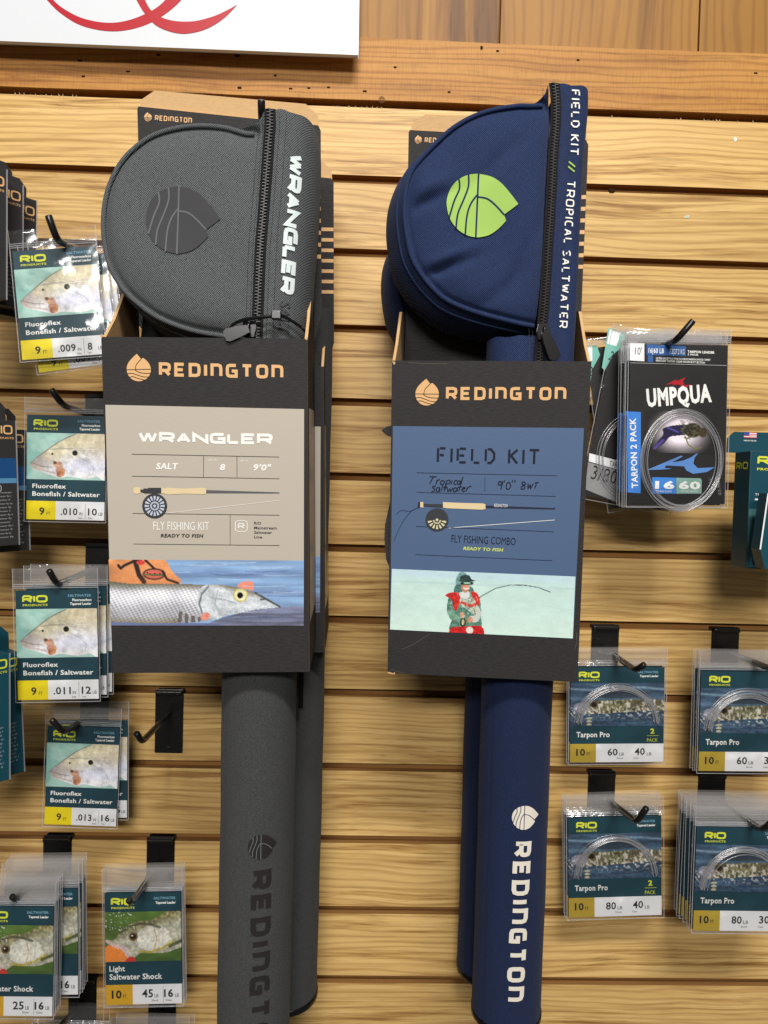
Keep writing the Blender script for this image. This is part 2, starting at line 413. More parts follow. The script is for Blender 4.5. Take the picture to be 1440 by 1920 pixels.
STK = {
 'R': (0.80, [([(0, 0), (0, 1), (0.72, 1), (0.95, 0.92), (1, 0.78), (1, 0.6), (0.95, 0.48), (0.72, 0.4), (0, 0.4)], 0), ([(0.55, 0.4), (1, 0)], 0)]),
 'E': (0.72, [([(1, 1), (0, 1), (0, 0), (1, 0)], 0), ([(0, 0.5), (0.88, 0.5)], 0)]),
 'D': (0.80, [([(0, 0), (0, 1), (0.68, 1), (0.92, 0.92), (1, 0.7), (1, 0.3), (0.92, 0.08), (0.68, 0)], 1)]),
 'I': (0.0, [([(0, 0), (0, 1)], 0)]),
 'n': (0.80, [([(0, 0), (0, 1), (0.7, 1), (0.93, 0.92), (1, 0.72), (1, 0)], 0)]),
 'G': (0.80, [([(0.97, 1), (0.28, 1), (0.07, 0.93), (0, 0.75), (0, 0.25), (0.07, 0.07), (0.28, 0), (1, 0), (1, 0.48), (0.5, 0.48)], 0)]),
 'T': (0.78, [([(0, 1), (1, 1)], 0), ([(0.5, 1), (0.5, 0)], 0)]),
 'O': (0.82, [(O8, 1)]),
 'F': (0.6, [([(0, 0), (0, 1)], 0), ([(0, 1), (1, 1)], 0), ([(0, 0.5), (0.8, 0.5)], 0)]),
 'L': (0.6, [([(0, 1), (0, 0)], 0), ([(0, 0), (1, 0)], 0)]),
 'K': (0.68, [([(0, 0), (0, 1)], 0), ([(0, 0.45), (1, 1)], 0), ([(0.25, 0.55), (1, 0)], 0)]),
 'P': (0.66, [([(0, 0), (0, 1)], 0), ([(0, 1), (0.7, 1), (1, 0.85), (1, 0.6), (0.7, 0.45), (0, 0.45)], 0)]),
 'C': (0.66, [([(0.95, 1), (0.3, 1), (0, 0.75), (0, 0.25), (0.3, 0), (0.95, 0)], 0)]),
 'A': (0.72, [([(0, 0), (0.5, 1)], 0), ([(0.5, 1), (1, 0)], 0), ([(0.2, 0.32), (0.8, 0.32)], 0)]),
 'S': (0.66, [([(0.95, 0.95), (0.4, 1), (0.05, 0.85), (0.1, 0.6)], 0), ([(0.1, 0.6), (0.9, 0.4)], 0), ([(0.9, 0.4), (0.95, 0.15), (0.6, 0), (0.05, 0.05)], 0)]),
 'N': (0.82, [([(0, 0), (0, 1), (1, 0), (1, 1)], 0)]),
 'W': (1.0, [([(0, 1), (0.25, 0)], 0), ([(0.25, 0), (0.5, 1)], 0), ([(0.5, 1), (0.75, 0)], 0), ([(0.75, 0), (1, 1)], 0)]),
 'e': (0.66, [([(0, 0), (0, 1)], 0), ([(0, 1), (1, 1)], 0), ([(0, 0.5), (0.8, 0.5)], 0), ([(0, 0), (1, 0)], 0)]),
 'r': (0.7, [([(0, 0), (0, 1)], 0), ([(0, 1), (0.7, 1), (1, 0.85), (1, 0.6), (0.7, 0.45), (0, 0.45)], 0), ([(0.5, 0.4), (1, 0)], 0)]),
 'd': (0.68, [([(0, 0), (0, 1)], 0), ([(0, 1), (0.6, 1), (1, 0.7), (1, 0.3), (0.6, 0), (0, 0)], 0)]),
 '/': (0.5, [([(0, 0), (1, 1)], 0)]), ' ': (0.45, []),
}
def strokes(mb, body, a, b, cap, t=0.2, sp=0.24, gap=0.0, y=-0.0003, mi=0, slant=0.0, wide=1.0):
    """own stroke lettering; a,b ends of the baseline; t stroke width as a share of the height; gap opens the joints like a stencil"""
    a = np.array(a, float); b = np.array(b, float); e = (b-a)/np.linalg.norm(b-a); n = np.array([-e[1], e[0]])
    ws = [STK[c][0]*wide+(t if c != ' ' else 0.1) if c != 'I' else t for c in body]
    tot = sum(ws)+sp*(len(body)-1); sx = np.linalg.norm(b-a)/tot; x = 0.0; k = 0
    for c, wd in zip(body, ws):
        for pl, cl in STK[c][1]:
            q = np.array([(t/2+p[0]*max(wd-t, 0), t/2+p[1]*(1-t)) for p in pl], float)
            q[:, 0] += q[:, 1]*slant
            if gap:
                q = q.copy()
                d0 = q[1]-q[0]; d1 = q[-2]-q[-1]
                if any(abs(pl[0][0]-p[0])+abs(pl[0][1]-p[1]) < 1e-3 for o, _ in STK[c][1] if o is not pl for p in o) or pl[0][0] == 0 and c in 'FKePrd' and pl[0] != (0, 0): q[0] += d0/np.linalg.norm(d0)*(gap+t*0.3)
                if any(abs(pl[-1][0]-p[0])+abs(pl[-1][1]-p[1]) < 1e-3 for o, _ in STK[c][1] if o is not pl for p in o) and len(pl) > 1 and pl[-1] != (0, 1): q[-1] += d1/np.linalg.norm(d1)*(gap+t*0.3)
            W = [a+e*((x+p[0])*sx)+n*p[1]*cap for p in q]
            ribbon(mb, W, t*(sx+cap)/2, y-k*0.000012, bool(cl), mi); k = (k+1) % 5
        x += wd+sp
# the drop mark (tip towards +x); turned by ang
DROP = [(0, 1), (0.35, .93), (0.7, .72), (1, .42), (1.28, .09), (1.06, -.09), (0.85, -.25), (0.93, -.43), (0.72, -.67), (0.45, -.88), (0.2, -.97), (0, -1),
        (-.3, -.95), (-.6, -.78), (-.83, -.5), (-.95, -.15), (-.96, .15), (-.86, .48), (-.65, .75), (-.35, .93)]
GAPS = [[(0.0, 1.02), (0.0, 0.3), (0.0, -1.02)], [(0.0, .27), (.3, .22), (.57, .03), (.86, -.26)],
        [(-.62, .8), (-.58, .5), (-.73, .1), (-.87, -.45)], [(-.32, .96), (-.3, .6), (-.42, .2), (-.6, -.3), (-.64, -.77)],
        [(0, .35), (-.2, .05), (-.31, -.35), (-.34, -.96)]]
def catmull(p, k=4, closed=False):
    p = [np.array(q, float) for q in p]; n = len(p); out = []
    for i in range(n if closed else n-1):
        a = p[i-1] if (i or closed) else p[i]; b = p[i]; c = p[(i+1) % n]; d = p[(i+2) % n] if (closed or i+2 < n) else c
        for j in range(k):
            t = j/k; out.append(0.5*((2*b)+(c-a)*t+(2*a-5*b+4*c-d)*t*t+(3*b-a-3*c+d)*t**3))
    if not closed: out.append(p[-1])
    return out
def drop_mark(name, face_parent, c, r, ang, ink, ground, y=-0.0003, wrap=None, gw=0.055, slices=None):
    ca, sa = math.cos(ang), math.sin(ang)
    tr = lambda q: (c[0]+r*(q[0]*ca-q[1]*sa), c[1]+r*(q[0]*sa+q[1]*ca))
    out = catmull(DROP[0:5], 4)+[DROP[5], DROP[6]]+catmull(DROP[7:]+[DROP[0]], 4)[:-1]
    mb = MB(); mb.flatpoly([tr(q) for q in out], y)
    k = 0
    for g in GAPS:
        k += 1; ribbon(mb, [tr(q) for q in (catmull(g, 4) if len(g) > 3 else g)], gw*r, y-0.00012-k*0.00001, mi=1)
    return mb.build(name, [ink, ground], face_parent, wrap=wrap, slices=slices, fix=False)
# ---------------- printed pictures (ink values on a fine grid of print dots) ----------------
class Cv:
    def __init__(s, W, H, asp):
        s.W, s.H, s.asp = W, H, asp
        s.u, s.v = np.meshgrid(np.linspace(0, 1, W), np.linspace(0, 1, H)); s.c = np.zeros((H, W, 3)); s.x = s.u*asp
    def noise(s, nx, ny, seed=0, octs=2):
        r = np.random.RandomState(seed+11); out = np.zeros((s.H, s.W)); amp = 1; tot = 0
        for o in range(octs):
            a, b = max(2, int(nx*2**o)), max(2, int(ny*2**o)); g = r.rand(b+1, a+1)
            X = s.u*(a-1e-6); Y = s.v*(b-1e-6); i = X.astype(int); j = Y.astype(int); fx = X-i; fy = Y-j
            fx = fx*fx*(3-2*fx); fy = fy*fy*(3-2*fy)
            out += amp*((g[j, i]*(1-fx)+g[j, i+1]*fx)*(1-fy)+(g[j+1, i]*(1-fx)+g[j+1, i+1]*fx)*fy); tot += amp; amp *= .5
        return out/tot
    def put(s, m, col, a=1.0):
        m = np.clip(m*a, 0, 1)[..., None]; col = np.array(col, float)
        if col.ndim == 1: col = col[None, None]
        s.c = s.c*(1-m)+col*m
    def poly(s, pts):
        ins = np.zeros(s.u.shape, bool); n = len(pts)
        for i in range(n):
            x0, y0 = pts[i]; x1, y1 = pts[(i+1) % n]
            c = ((y0 > s.v) != (y1 > s.v)); 
            with np.errstate(divide='ignore', invalid='ignore'):
                xi = (x1-x0)*(s.v-y0)/(y1-y0+1e-12)+x0
            ins ^= c & (s.u < xi)
        return ins.astype(float)
    def sm(s, pts): return s.poly([tuple(p) for p in catmull(pts, 5, True)])
    def ell(s, cx, cy, rx, ry, ang=0, soft=0.15):
        X = (s.u-cx); Y = (s.v-cy)/s.asp; c, q = math.cos(ang), math.sin(ang)
        a = (X*c+Y*q)/rx; b = (-X*q+Y*c)/ry; d = np.hypot(a, b)
        return np.clip((1-d)/soft+0.5, 0, 1)
    def line(s, pts, w, soft=0.5):
        best = np.full(s.u.shape, 9.0)
        for (x0, y0), (x1, y1) in zip(pts[:-1], pts[1:]):
            ax, ay = x0, y0/s.asp; bx, by = x1, y1/s.asp; px, py = s.u-ax, s.v/s.asp-ay; dx, dy = bx-ax, by-ay
            t = np.clip((px*dx+py*dy)/(dx*dx+dy*dy+1e-12), 0, 1); best = np.minimum(best, np.hypot(px-dx*t, py-dy*t))
        return np.clip((w-best)/(w*soft)+0.5, 0, 1)
    def finish(s, mask=None, a1=.22, a2=.16, nx=26, ny=16):
        m = 1.0 if mask is None else mask
        s.c = s.c*(1+m*(a1*(s.noise(nx, ny, 41, 2)-.5)+a2*(np.random.RandomState(3).rand(s.H, s.W)-.5)))[..., None]
    def mesh(s, name):
        s.finish(None, .05, .05)
        me = bpy.data.meshes.new(name); H, W = s.H, s.W
        V = np.zeros((H, W, 3)); V[..., 0] = s.u; V[..., 2] = 1-s.v
        me.from_pydata(V.reshape(-1, 3).tolist(), [], [(i*W+j, (i+1)*W+j, (i+1)*W+j+1, i*W+j+1) for i in range(H-1) for j in range(W-1)])
        at = me.color_attributes.new('ink', 'FLOAT_COLOR', 'POINT')
        c = np.ones((H*W, 4)); c[:, :3] = s2l(np.clip(s.c, 0, 255)).reshape(-1, 3); at.data.foreach_set('color', c.ravel())
        me.materials.append(PIC); return me
def picture(me, parent, name, x0, z0, w_, h_, y=-0.0004, quad=None):
    """unit picture mesh set on the face; quad = four local corners (TL TR BR BL) if not a plain rectangle"""
    if quad:
        me = me.copy(); tl, tr, br, bl = [np.array(q) for q in quad]
        for v in me.vertices:
            u, q = v.co[0], 1-v.co[2]; p = (tl*(1-u)+tr*u)*(1-q)+(bl*(1-u)+br*u)*q; v.co = (p[0], y, p[1])
        o = bpy.data.objects.new(name, me)
    else:
        o = bpy.data.objects.new(name, me); o.location = (x0, y, z0); o.scale = (w_, 1, h_)
    COL.objects.link(o); o.parent = parent; return o

def pic_bonefish():
    c = Cv(200, 124, 1.69); n = c.noise(5, 4, 1, 3); c.put(np.ones_like(n), (178, 214, 204)); c.put((n > .5)*1.0*np.clip((n-.5)*5, 0, 1), (140, 190, 180), .8)
    body = [(.05, .66), (.12, .55), (.25, .38), (.38, .22), (.5, .1), (.62, .02), (.72, -.06), (1.05, -.06), (1.05, .97), (.9, .93), (.75, .97), (.55, .93), (.42, .96), (.3, .9), (.17, .83), (.09, .79)]
    b = c.sm(body); n2 = c.noise(14, 6, 3, 3)
    top = np.clip((c.v-(.75-c.u*.85))*2.2, 0, 1)
    col = np.array([196, 188, 160])[None, None]*(1-top[..., None])+np.array([206, 208, 226])[None, None]*top[..., None]
    low = np.clip((c.v-.72)*5, 0, 1)[..., None]; col = col*(1-low)+np.array([228, 226, 226])*low
    col = col+(n2[..., None]-.5)*50; c.put(b, col+18)
    warm = np.clip(1-np.hypot(c.u-1, c.v-.25)*2, 0, 1)*b; c.put(warm, (228, 214, 176), .8)
    c.put(c.line([(.05, .66), (.12, .55), (.25, .38), (.38, .22), (.5, .1), (.62, .02)], .007), (120, 112, 104), .7)
    sn = np.clip(1-np.hypot(c.u-.12, c.v-.6)*4, 0, 1)*b; c.put(sn, (140, 128, 132), .8)
    c.put(c.line([(.05, .69), (.12, .78), (.25, .82), (.36, .86)], .012), (190, 164, 164), .55)
    c.put(c.line([(.08, .66), (.2, .72), (.32, .74)], .006), (110, 90, 96), .6)
    c.put(c.line([(.3, .36), (.45, .32), (.6, .33)], .006), (150, 140, 130), .6)
    c.put(c.line([(.68, .44), (.8, .52), (.9, .66), (.95, .82)], .012), (230, 232, 238), .8)
    c.put(c.line([(.66, .5), (.78, .6), (.86, .74), (.84, .88)], .005), (170, 168, 180), .6)
    c.put(c.ell(.615, .42, .058, .058), (222, 218, 190)); c.put(c.ell(.615, .42, .034, .034), (30, 28, 28)); c.put(c.ell(.325, .45, .014, .014), (60, 50, 50))
    c.put(c.sm([(.33, .6), (.39, .62), (.46, .72), (.49, .8), (.47, .92), (.41, .95), (.38, .9), (.4, .8), (.36, .72)]), (214, 136, 66), .85*np.clip(c.noise(30, 20, 19)*1.8, 0, 1)); c.put(c.noise(30, 20, 9)*c.ell(.42, .78, .05, .1), (150, 62, 30), .9)
    c.put(c.ell(.36, .64, .025, .02), (60, 50, 50), .8); c.finish(b, .16, .08)
    for k in range(5): c.put(c.line([(.3+.05*k, .36-.03*k), (.5+.1*k, .34+.02*k), (.9, .3+.06*k)], .003), (160, 156, 160), .4)
    c.put(np.clip(1-abs(c.v-(.5+.25*np.sin(c.u*3)))*9, 0, 1)*b, (236, 236, 244), .35)
    return c.mesh('bonefish_picture')
def pic_snook():
    c = Cv(150, 96, 1.64); n = c.noise(4, 5, 2, 3); base = np.array([88, 116, 52])[None, None]*(.75+.5*n[..., None]); c.c = base
    c.put(np.clip((c.v-.8)*3, 0, 1), (60, 84, 44), .8)
    b = c.sm([(.02, .57), (.12, .55), (.2, .4), (.3, .28), (.42, .2), (.55, .18), (.66, .14), (.8, .02), (1.05, -.08), (1.05, .62), (.9, .78), (.72, .84), (.5, .82), (.4, .9), (.3, .97), (.18, .84), (.06, .68)])
    n2 = c.noise(22, 12, 5, 2); col = np.array([196, 194, 176])[None, None]*(.75+.45*n2[..., None]); c.put(b, col)
    bk = b*np.clip(1-(c.v-(.48-c.u*.5))*4, 0, 1); c.put(bk, np.array([140, 132, 84])[None, None]*(.6+.8*c.noise(40, 20, 8, 1)[..., None]), .85)
    c.put(c.sm([(.48, .35), (.62, .28), (.78, .32), (.85, .5), (.78, .7), (.6, .8), (.45, .7), (.42, .5)]), (228, 226, 216), .75)
    c.put(c.line([(.2, .42), (.32, .3), (.46, .24), (.6, .26), (.72, .32)], .016), (70, 72, 60), .7)
    c.put(c.line([(.65, .36), (.68, .55), (.64, .78)], .007), (190, 150, 110), .8)
    c.put(c.line([(.45, .8), (.6, .82), (.78, .72), (.9, .6)], .014), (190, 170, 70), .8)
    c.put(c.line([(.85, .7), (1, .6)], .02), (70, 80, 40), .8)
    c.put(c.ell(.37, .5, .06, .055), (120, 96, 60)); c.put(c.ell(.37, .5, .038, .036), (40, 26, 18)); c.put(c.ell(.355, .48, .01, .01), (230, 230, 230))
    c.put(c.sm([(0, .72), (.1, .66), (.2, .74), (.27, .88), (.3, 1.1), (-.1, 1.1)]), (236, 142, 62)); c.put(c.sm([(.27, .96), (.36, .9), (.4, 1.05), (.28, 1.1)]), (205, 60, 50))
    c.put(c.line([(.02, .58), (.12, .68), (.26, .74), (.3, .88)], .02), (220, 190, 200), .8)
    sp = (c.noise(60, 40, 12, 1) > .82)*np.clip(1-np.hypot(c.u-.2, c.v-.22)*4, 0, 1); c.put((sp > .1)*1.0, (230, 236, 230), .9)
    c.finish(b, .3, .12, 34, 22); return c.mesh('snook_picture')
def pic_tarpon():
    c = Cv(180, 84, 2.15); n = c.noise(3, 14, 3, 3); c.c = np.array([62, 84, 106])[None, None]*(.65+.7*n[..., None])
    c.put(np.clip(1-abs(c.v-.13-.03*np.sin(c.u*7))*22, 0, 1), (150, 178, 200), .8); c.put(np.clip(1-abs(c.v-.36)*14, 0, 1), (110, 140, 160), .6)
    c.put(c.ell(.5, .25, .35, .05), (52, 60, 72), .7)
    fish = c.sm([(.08, .5), (.2, .42), (.45, .4), (.75, .38), (1.05, .42), (1.05, .62), (.7, .66), (.4, .7), (.15, .72), (.06, .62)])
    n2 = c.noise(48, 18, 6, 2); c.put(fish, np.array([120, 112, 84])[None, None]*(.4+1.3*n2[..., None]), .95)
    c.put(fish*np.clip(1-abs(c.u-.5)*5, 0, 1)*(n2 > .45), (140, 148, 90), .7); c.put(fish*(n2 > .62), (214, 206, 204), .8)
    c.put(c.ell(.12, .58, .09, .06), (170, 166, 190), .7)
    sp = (c.noise(50, 30, 21, 1) > .66)*np.clip(1-abs(c.v-.68)*4.5, 0, 1); c.put(sp, (228, 224, 214), .9)
    c.put((c.noise(30, 40, 23, 1) > .62)*np.clip((c.v-.66)*4, 0, 1), (40, 60, 92), .7)
    c.put(c.ell(.25, .5, .04, .035), (84, 70, 44)); c.put(c.ell(.25, .5, .028, .024), (34, 26, 18))
    for k in range(3): c.put(c.ell(.2, .82+.07*k, .03, .012), (220, 210, 160), .8)
    c.finish(None, .3, .12, 40, 30); return c.mesh('tarpon_picture')
def pic_salt():
    c = Cv(280, 96, 2.95); A = lambda x, y: ((x-68)/1032, (y-1270)/347)
    n = c.noise(3, 16, 4, 3); c.c = np.array([136, 168, 208])[None, None]*(.85+.4*n[..., None])
    c.put(np.clip(1-abs(c.v-.2-.02*np.sin(c.u*20))*12, 0, 1)*(c.u > .3), (96, 116, 160), .55); c.put(np.clip(1-abs(c.v-.5-.02*np.sin(c.u*13))*14, 0, 1)*(c.u > .7), (104, 120, 160), .5)
    arm = c.sm([A(40, 1255), A(200, 1250), A(350, 1262), A(400, 1330), A(446, 1392), A(300, 1400), A(60, 1400)]); c.put(arm, np.array([226, 152, 100])[None, None]*(.85+.3*c.noise(8, 5, 7)[..., None]))
    k = (52, 40, 40)
    c.put(c.line([A(x, y) for x, y in ((118, 1300), (130, 1316), (150, 1300), (200, 1278), (235, 1272))], .007), k); c.put(c.line([A(x, y) for x, y in ((205, 1272), (215, 1310), (225, 1350), (250, 1385))], .012), k)
    c.put(c.line([A(x, y) for x, y in ((260, 1272), (290, 1300), (310, 1320))], .006), k)
    c.put(c.ell(*A(235, 1285), .022, .012), (214, 70, 66)); c.put(c.ell(*A(305, 1345), .058, .030), k); c.put(c.ell(*A(305, 1345), .050, .023), (222, 112, 92))
    for i in range(7): c.put(c.ell(*A(270+i*13, 1338+(i*7) % 15), .005, .005), k)
    c.put(c.line([A(250, 1348), A(360, 1352)], .004), (90, 110, 70)); c.put(c.line([A(350, 1330), A(372, 1372), A(430, 1392)], .006), k)
    body = c.sm([A(40, 1400), A(180, 1396), A(300, 1395), A(450, 1396), A(600, 1402), A(740, 1412), A(830, 1440), A(900, 1475), A(972, 1517), A(880, 1530), A(760, 1550), A(690, 1562), A(600, 1590), A(400, 1604), A(200, 1605), A(40, 1590)])
    nz_ = c.noise(40, 14, 77, 2); sc = (.4+1.2*nz_)*np.sin((c.u*1032+c.v*347*.7)/4.6)*np.sin((c.v*347*1.1-c.u*1032*.25)/3.6)
    col = np.array([196, 196, 204])[None, None]*(1+.22*sc[..., None]); col = col*(.86+.3*np.exp(-((c.v-.55)/.13)**2))[..., None]*(.85+.3*c.noise(9, 3, 51)[..., None]); c.put(body, col)
    up = body*np.clip(1-(c.v-.36)*9, 0, 1); c.put(up, (96, 92, 66), .8); c.put(body*np.clip((c.v-.86)*8, 0, 1)*(c.u < .35), (120, 108, 70), .7)
    head = c.sm([A(575, 1402), A(740, 1412), A(830, 1440), A(900, 1475), A(972, 1517), A(880, 1530), A(760, 1550), A(690, 1562), A(610, 1585), A(545, 1545), A(530, 1480)])
    hn = c.noise(16, 10, 9, 2); c.put(head, np.array([214, 220, 226])[None, None]*(.82+.3*hn[..., None])); c.put(head*np.clip(1-(c.v-(.36+(c.u-.55)*.75))*14, 0, 1), (120, 110, 84), .75)
    c.put(c.line([A(590, 1410), A(555, 1450), A(540, 1500), A(555, 1550)], .005), (100, 104, 112), .8); c.put(c.line([A(840, 1442), A(972, 1517)], .005), (60, 60, 60), .8); c.put(c.line([A(868, 1478), A(905, 1476)], .004), (90, 90, 90))
    c.put(c.sm([A(745, 1408), A(770, 1385), A(815, 1380), A(832, 1395), A(828, 1428), A(800, 1424)]), (240, 150, 128))
    c.put(c.ell(*A(761, 1455), .038, .036), (206, 196, 120)); c.put(c.ell(*A(761, 1455), .030, .028), (238, 232, 190)); c.put(c.ell(*A(759, 1456), .0155, .0155), (18, 18, 18))
    wave = c.sm([A(540, 1640), A(600, 1600), A(700, 1566), A(800, 1540), A(900, 1526), A(1120, 1522), A(1120, 1650)]); c.put(wave, np.array([112, 116, 140])[None, None]*(.7+.7*c.noise(5, 24, 31, 2)[..., None]))
    c.put(c.sm([A(40, 1600), A(300, 1606), A(620, 1606), A(620, 1640), A(40, 1640)]), (110, 120, 160))
    fin = c.sm([A(412, 1598), A(418, 1565), A(435, 1540), A(490, 1562), A(550, 1575), A(530, 1600)]); c.put(fin*(np.sin((c.u*1032-430)/(2+4*c.v)) > -.2), (92, 84, 76), .8)
    c.put(c.ell(*A(572, 1568), .026, .018, -.5), (238, 150, 130))
    for k in range(26):
        r_ = np.random.RandomState(k); y_ = r_.uniform(.03, .9); x_ = r_.uniform(.3, 1); 
        wm = (1-np.clip(body+arm+head, 0, 1))
        c.put(c.line([(x_-.12, y_), (x_-.04, y_+.012), (x_+.1, y_-.004)], .0022)*wm, (206, 222, 240) if k % 2 else (84, 102, 140), .45)
    c.put(arm*(1-body)*np.clip((c.v-.2)*3, 0, 1), (170, 92, 50), .45); c.finish(arm, .1, .08, 20, 8); c.finish(head, .22, .14, 60, 24); c.finish(wave, .35, .1, 10, 50)
    c.put(c.line([A(600, 1470), A(680, 1480), A(740, 1500)], .003), (150, 156, 166), .7); c.put(c.line([A(640, 1430), A(625, 1500), A(650, 1560)], .003), (160, 164, 172), .7)
    return c.mesh('fish_photo')
def pic_angler():
    c = Cv(320, 112, 2.85); A = lambda x, y: ((x-95)/1055, (y-1240-(x-95)*.04)/350)
    n = c.noise(4, 8, 5, 3); c.c = np.array([204, 232, 224])[None, None]*(.96+.07*n[..., None]); c.put(np.clip((.18-c.v)*10, 0, 1), (196, 222, 232), .9); c.put(np.clip((c.v-.5)*2, 0, 1), (218, 240, 228), .7)
    g = (92, 140, 122)
    c.put(c.line([A(x, y) for x, y in ((530, 1500), (570, 1440), (620, 1395), (700, 1350), (780, 1331), (860, 1331), (940, 1343), (1012, 1370))], .0022), (40, 44, 50))
    c.put(c.ell(*A(508, 1318), .036, .062, 0), (112, 154, 152)); c.put(c.sm([A(475, 1330), A(560, 1340), A(570, 1385), A(470, 1385)]), (84, 124, 118))
    c.put(c.sm([A(440, 1395), A(500, 1370), A(575, 1372), A(612, 1410), A(622, 1500), A(615, 1600), A(450, 1600), A(455, 1520), A(425, 1480), A(428, 1420)]), g)
    c.put(c.sm([A(412, 1392), A(440, 1375), A(490, 1378), A(498, 1420), A(480, 1480), A(462, 1460), A(450, 1415)]), (206, 52, 44)); c.put(c.sm([A(560, 1368), A(590, 1375), A(608, 1400), A(606, 1450), A(580, 1455), A(570, 1410)]), (206, 52, 44))
    c.put(c.sm([A(500, 1400), A(560, 1395), A(600, 1450), A(590, 1500), A(540, 1470), A(505, 1440)]), (196, 200, 184), .9); c.put(c.line([A(505, 1430), A(560, 1452), A(590, 1440)], .008), (214, 80, 70))
    c.put(c.sm([A(425, 1480), A(450, 1530), A(500, 1540), A(520, 1510), A(480, 1500), A(455, 1470)]), (120, 160, 140)); c.put(c.sm([A(600, 1450), A(622, 1490), A(606, 1540), A(560, 1540), A(560, 1510), A(592, 1500)]), (205, 210, 200))
    c.put(c.ell(*A(515, 1502), .012, .018), (206, 150, 120)); c.put(c.ell(*A(520, 1545), .016, .026), (50, 48, 44)); c.put(c.ell(*A(520, 1545), .008, .016), (214, 196, 150)); c.put(c.ell(*A(560, 1530), .018, .018), (196, 150, 124))
    c.put(c.sm([A(450, 1580), A(520, 1570), A(628, 1568), A(628, 1640), A(455, 1640)]), (202, 40, 40)); c.put(c.ell(*A(560, 1590), .02, .02), (230, 226, 216))
    c.put(c.sm([A(495, 1375), A(545, 1368), A(552, 1398), A(525, 1410), A(500, 1398)]), (226, 228, 222)); c.put(c.ell(*A(527, 1340), .024, .034), (206, 146, 116)); c.put(c.sm([A(492, 1300), A(505, 1278), A(545, 1275), A(562, 1300), A(588, 1306), A(560, 1312), A(500, 1312)]), (52, 70, 68))
    c.put(c.line([A(508, 1322), A(562, 1322)], .009), (40, 52, 54)); c.put(c.line([A(520, 1320), A(552, 1321)], .004), (140, 190, 160)); c.put(c.line([A(518, 1350), A(530, 1355), A(545, 1350)], .004), (240, 236, 230))
    pm = np.clip(c.sm([A(405, 1380), A(470, 1320), A(480, 1262), A(545, 1262), A(590, 1310), A(580, 1370), A(640, 1480), A(630, 1610), A(440, 1610), A(420, 1480)]), 0, 1)
    bg_ = np.abs(c.c-np.array([208, 234, 226])).sum(2) > 70; pm = pm*bg_
    for k in range(46):
        r_ = np.random.RandomState(k+100); x_ = r_.uniform(430, 620); y_ = r_.uniform(1380, 1600); q_ = r_.uniform(-18, 18)
        c.put(c.line([A(x_, y_), A(x_+q_*.6, y_+abs(q_)+6)], .0022)*pm, [(40, 66, 60), (226, 230, 220), (120, 30, 30), (60, 96, 84)][k % 4], .5)
    c.finish(pm, .5, .25, 60, 40); c.put(np.clip(1-abs(c.v-.2)*40, 0, 1)*(1-pm), (176, 206, 214), .5)
    return c.mesh('angler_photo')
def pic_fly():
    c = Cv(120, 84, 1.43); d = np.hypot((c.u-.48)*1.0, (c.v-.5)/1.35); c.c = np.zeros_like(c.c)+np.array([34, 31, 32]); c.put(np.clip(1.55-d*3.1, 0, 1)**1.2, (246, 236, 246))
    r = np.random.RandomState(5)
    for k in range(26):
        a = r.uniform(-2.6, .6); l = r.uniform(.08, .2); c.put(c.line([(.55, .45), (.55+math.cos(a)*l*.8, .45+math.sin(a)*l*1.3)], .004), (70, 74, 50), .7)
    c.put(c.sm([(.24, .42), (.4, .34), (.6, .34), (.64, .52), (.48, .58), (.34, .62), (.24, .8), (.12, .9), (.16, .74), (.24, .56)]), (34, 29, 62))
    c.put(c.line([(.12, .9), (.24, .7)], .02), (84, 70, 150)); c.put(c.line([(.3, .4), (.45, .5)], .012), (90, 80, 170))
    c.put(c.ell(.66, .45, .12, .12), (40, 36, 28)); c.put(c.ell(.8, .5, .06, .08), (70, 56, 34)); c.put((c.noise(50, 40, 3, 1) > .6)*c.ell(.62, .45, .14, .16), (100, 96, 60), .8)
    c.put(c.line([(.55, .6), (.6, .8), (.7, .9), (.78, .86)], .009), (120, 116, 60)); c.put(c.line([(.86, .42), (.92, .5), (.88, .55)], .007), (60, 54, 40))
    return c.mesh('fly_picture')
BONE = pic_bonefish(); SNOOK = pic_snook(); TARP = pic_tarpon(); SALT = pic_salt(); ANGLER = pic_angler(); FLY = pic_fly()

# ---------------- the wall ----------------
def zat(px, py): return float(P(px, py, 0)[2])
GY = [328.8, 466.6, 609.4, 746.9, 886.9, 1021, 1155, 1292, 1431, 1566.6, 1699, 1829, 1961]
GZ = [zat(680, y) for y in GY]                       # upper edges of the grooves
GW = 0.0082
XL, XR = -0.72, 0.78
wall = MB().box(XL, XR, 0.0125, 0.024, zat(720, 2200), zat(720, -90)).build('wall', MDF); tag(wall, kind='structure')
wall['label'] = 'oak slatwall panel'
tops = [zat(680, 201.6)]+[g-GW for g in GZ]
bots = GZ+[zat(680, 2130)]
for t, b in zip(tops, bots):
    mb = MB(); x0, x1 = XL, XR
    mb.add([(x0, 0, b), (x1, 0, b), (x1, 0, t), (x0, 0, t)], [(0, 1, 2, 3)], 0)
    mb.add([(x0, y, z) for y in (0, 0.0095) for z in (b, t)]+[(x1, y, z) for y in (0, 0.0095) for z in (b, t)],
           [(0, 2, 6, 4), (1, 5, 7, 3), (0, 1, 3, 2), (4, 6, 7, 5), (2, 3, 7, 6)], 1)
    o = mb.build('slat', [OAK, MDF], wall, fix=False)
mb = MB(); mb.box(XL, XR, 0.0095, 0.0125, bots[-1], tops[0]-0.004, 0); mb.build('groove_backing', MDF, wall)
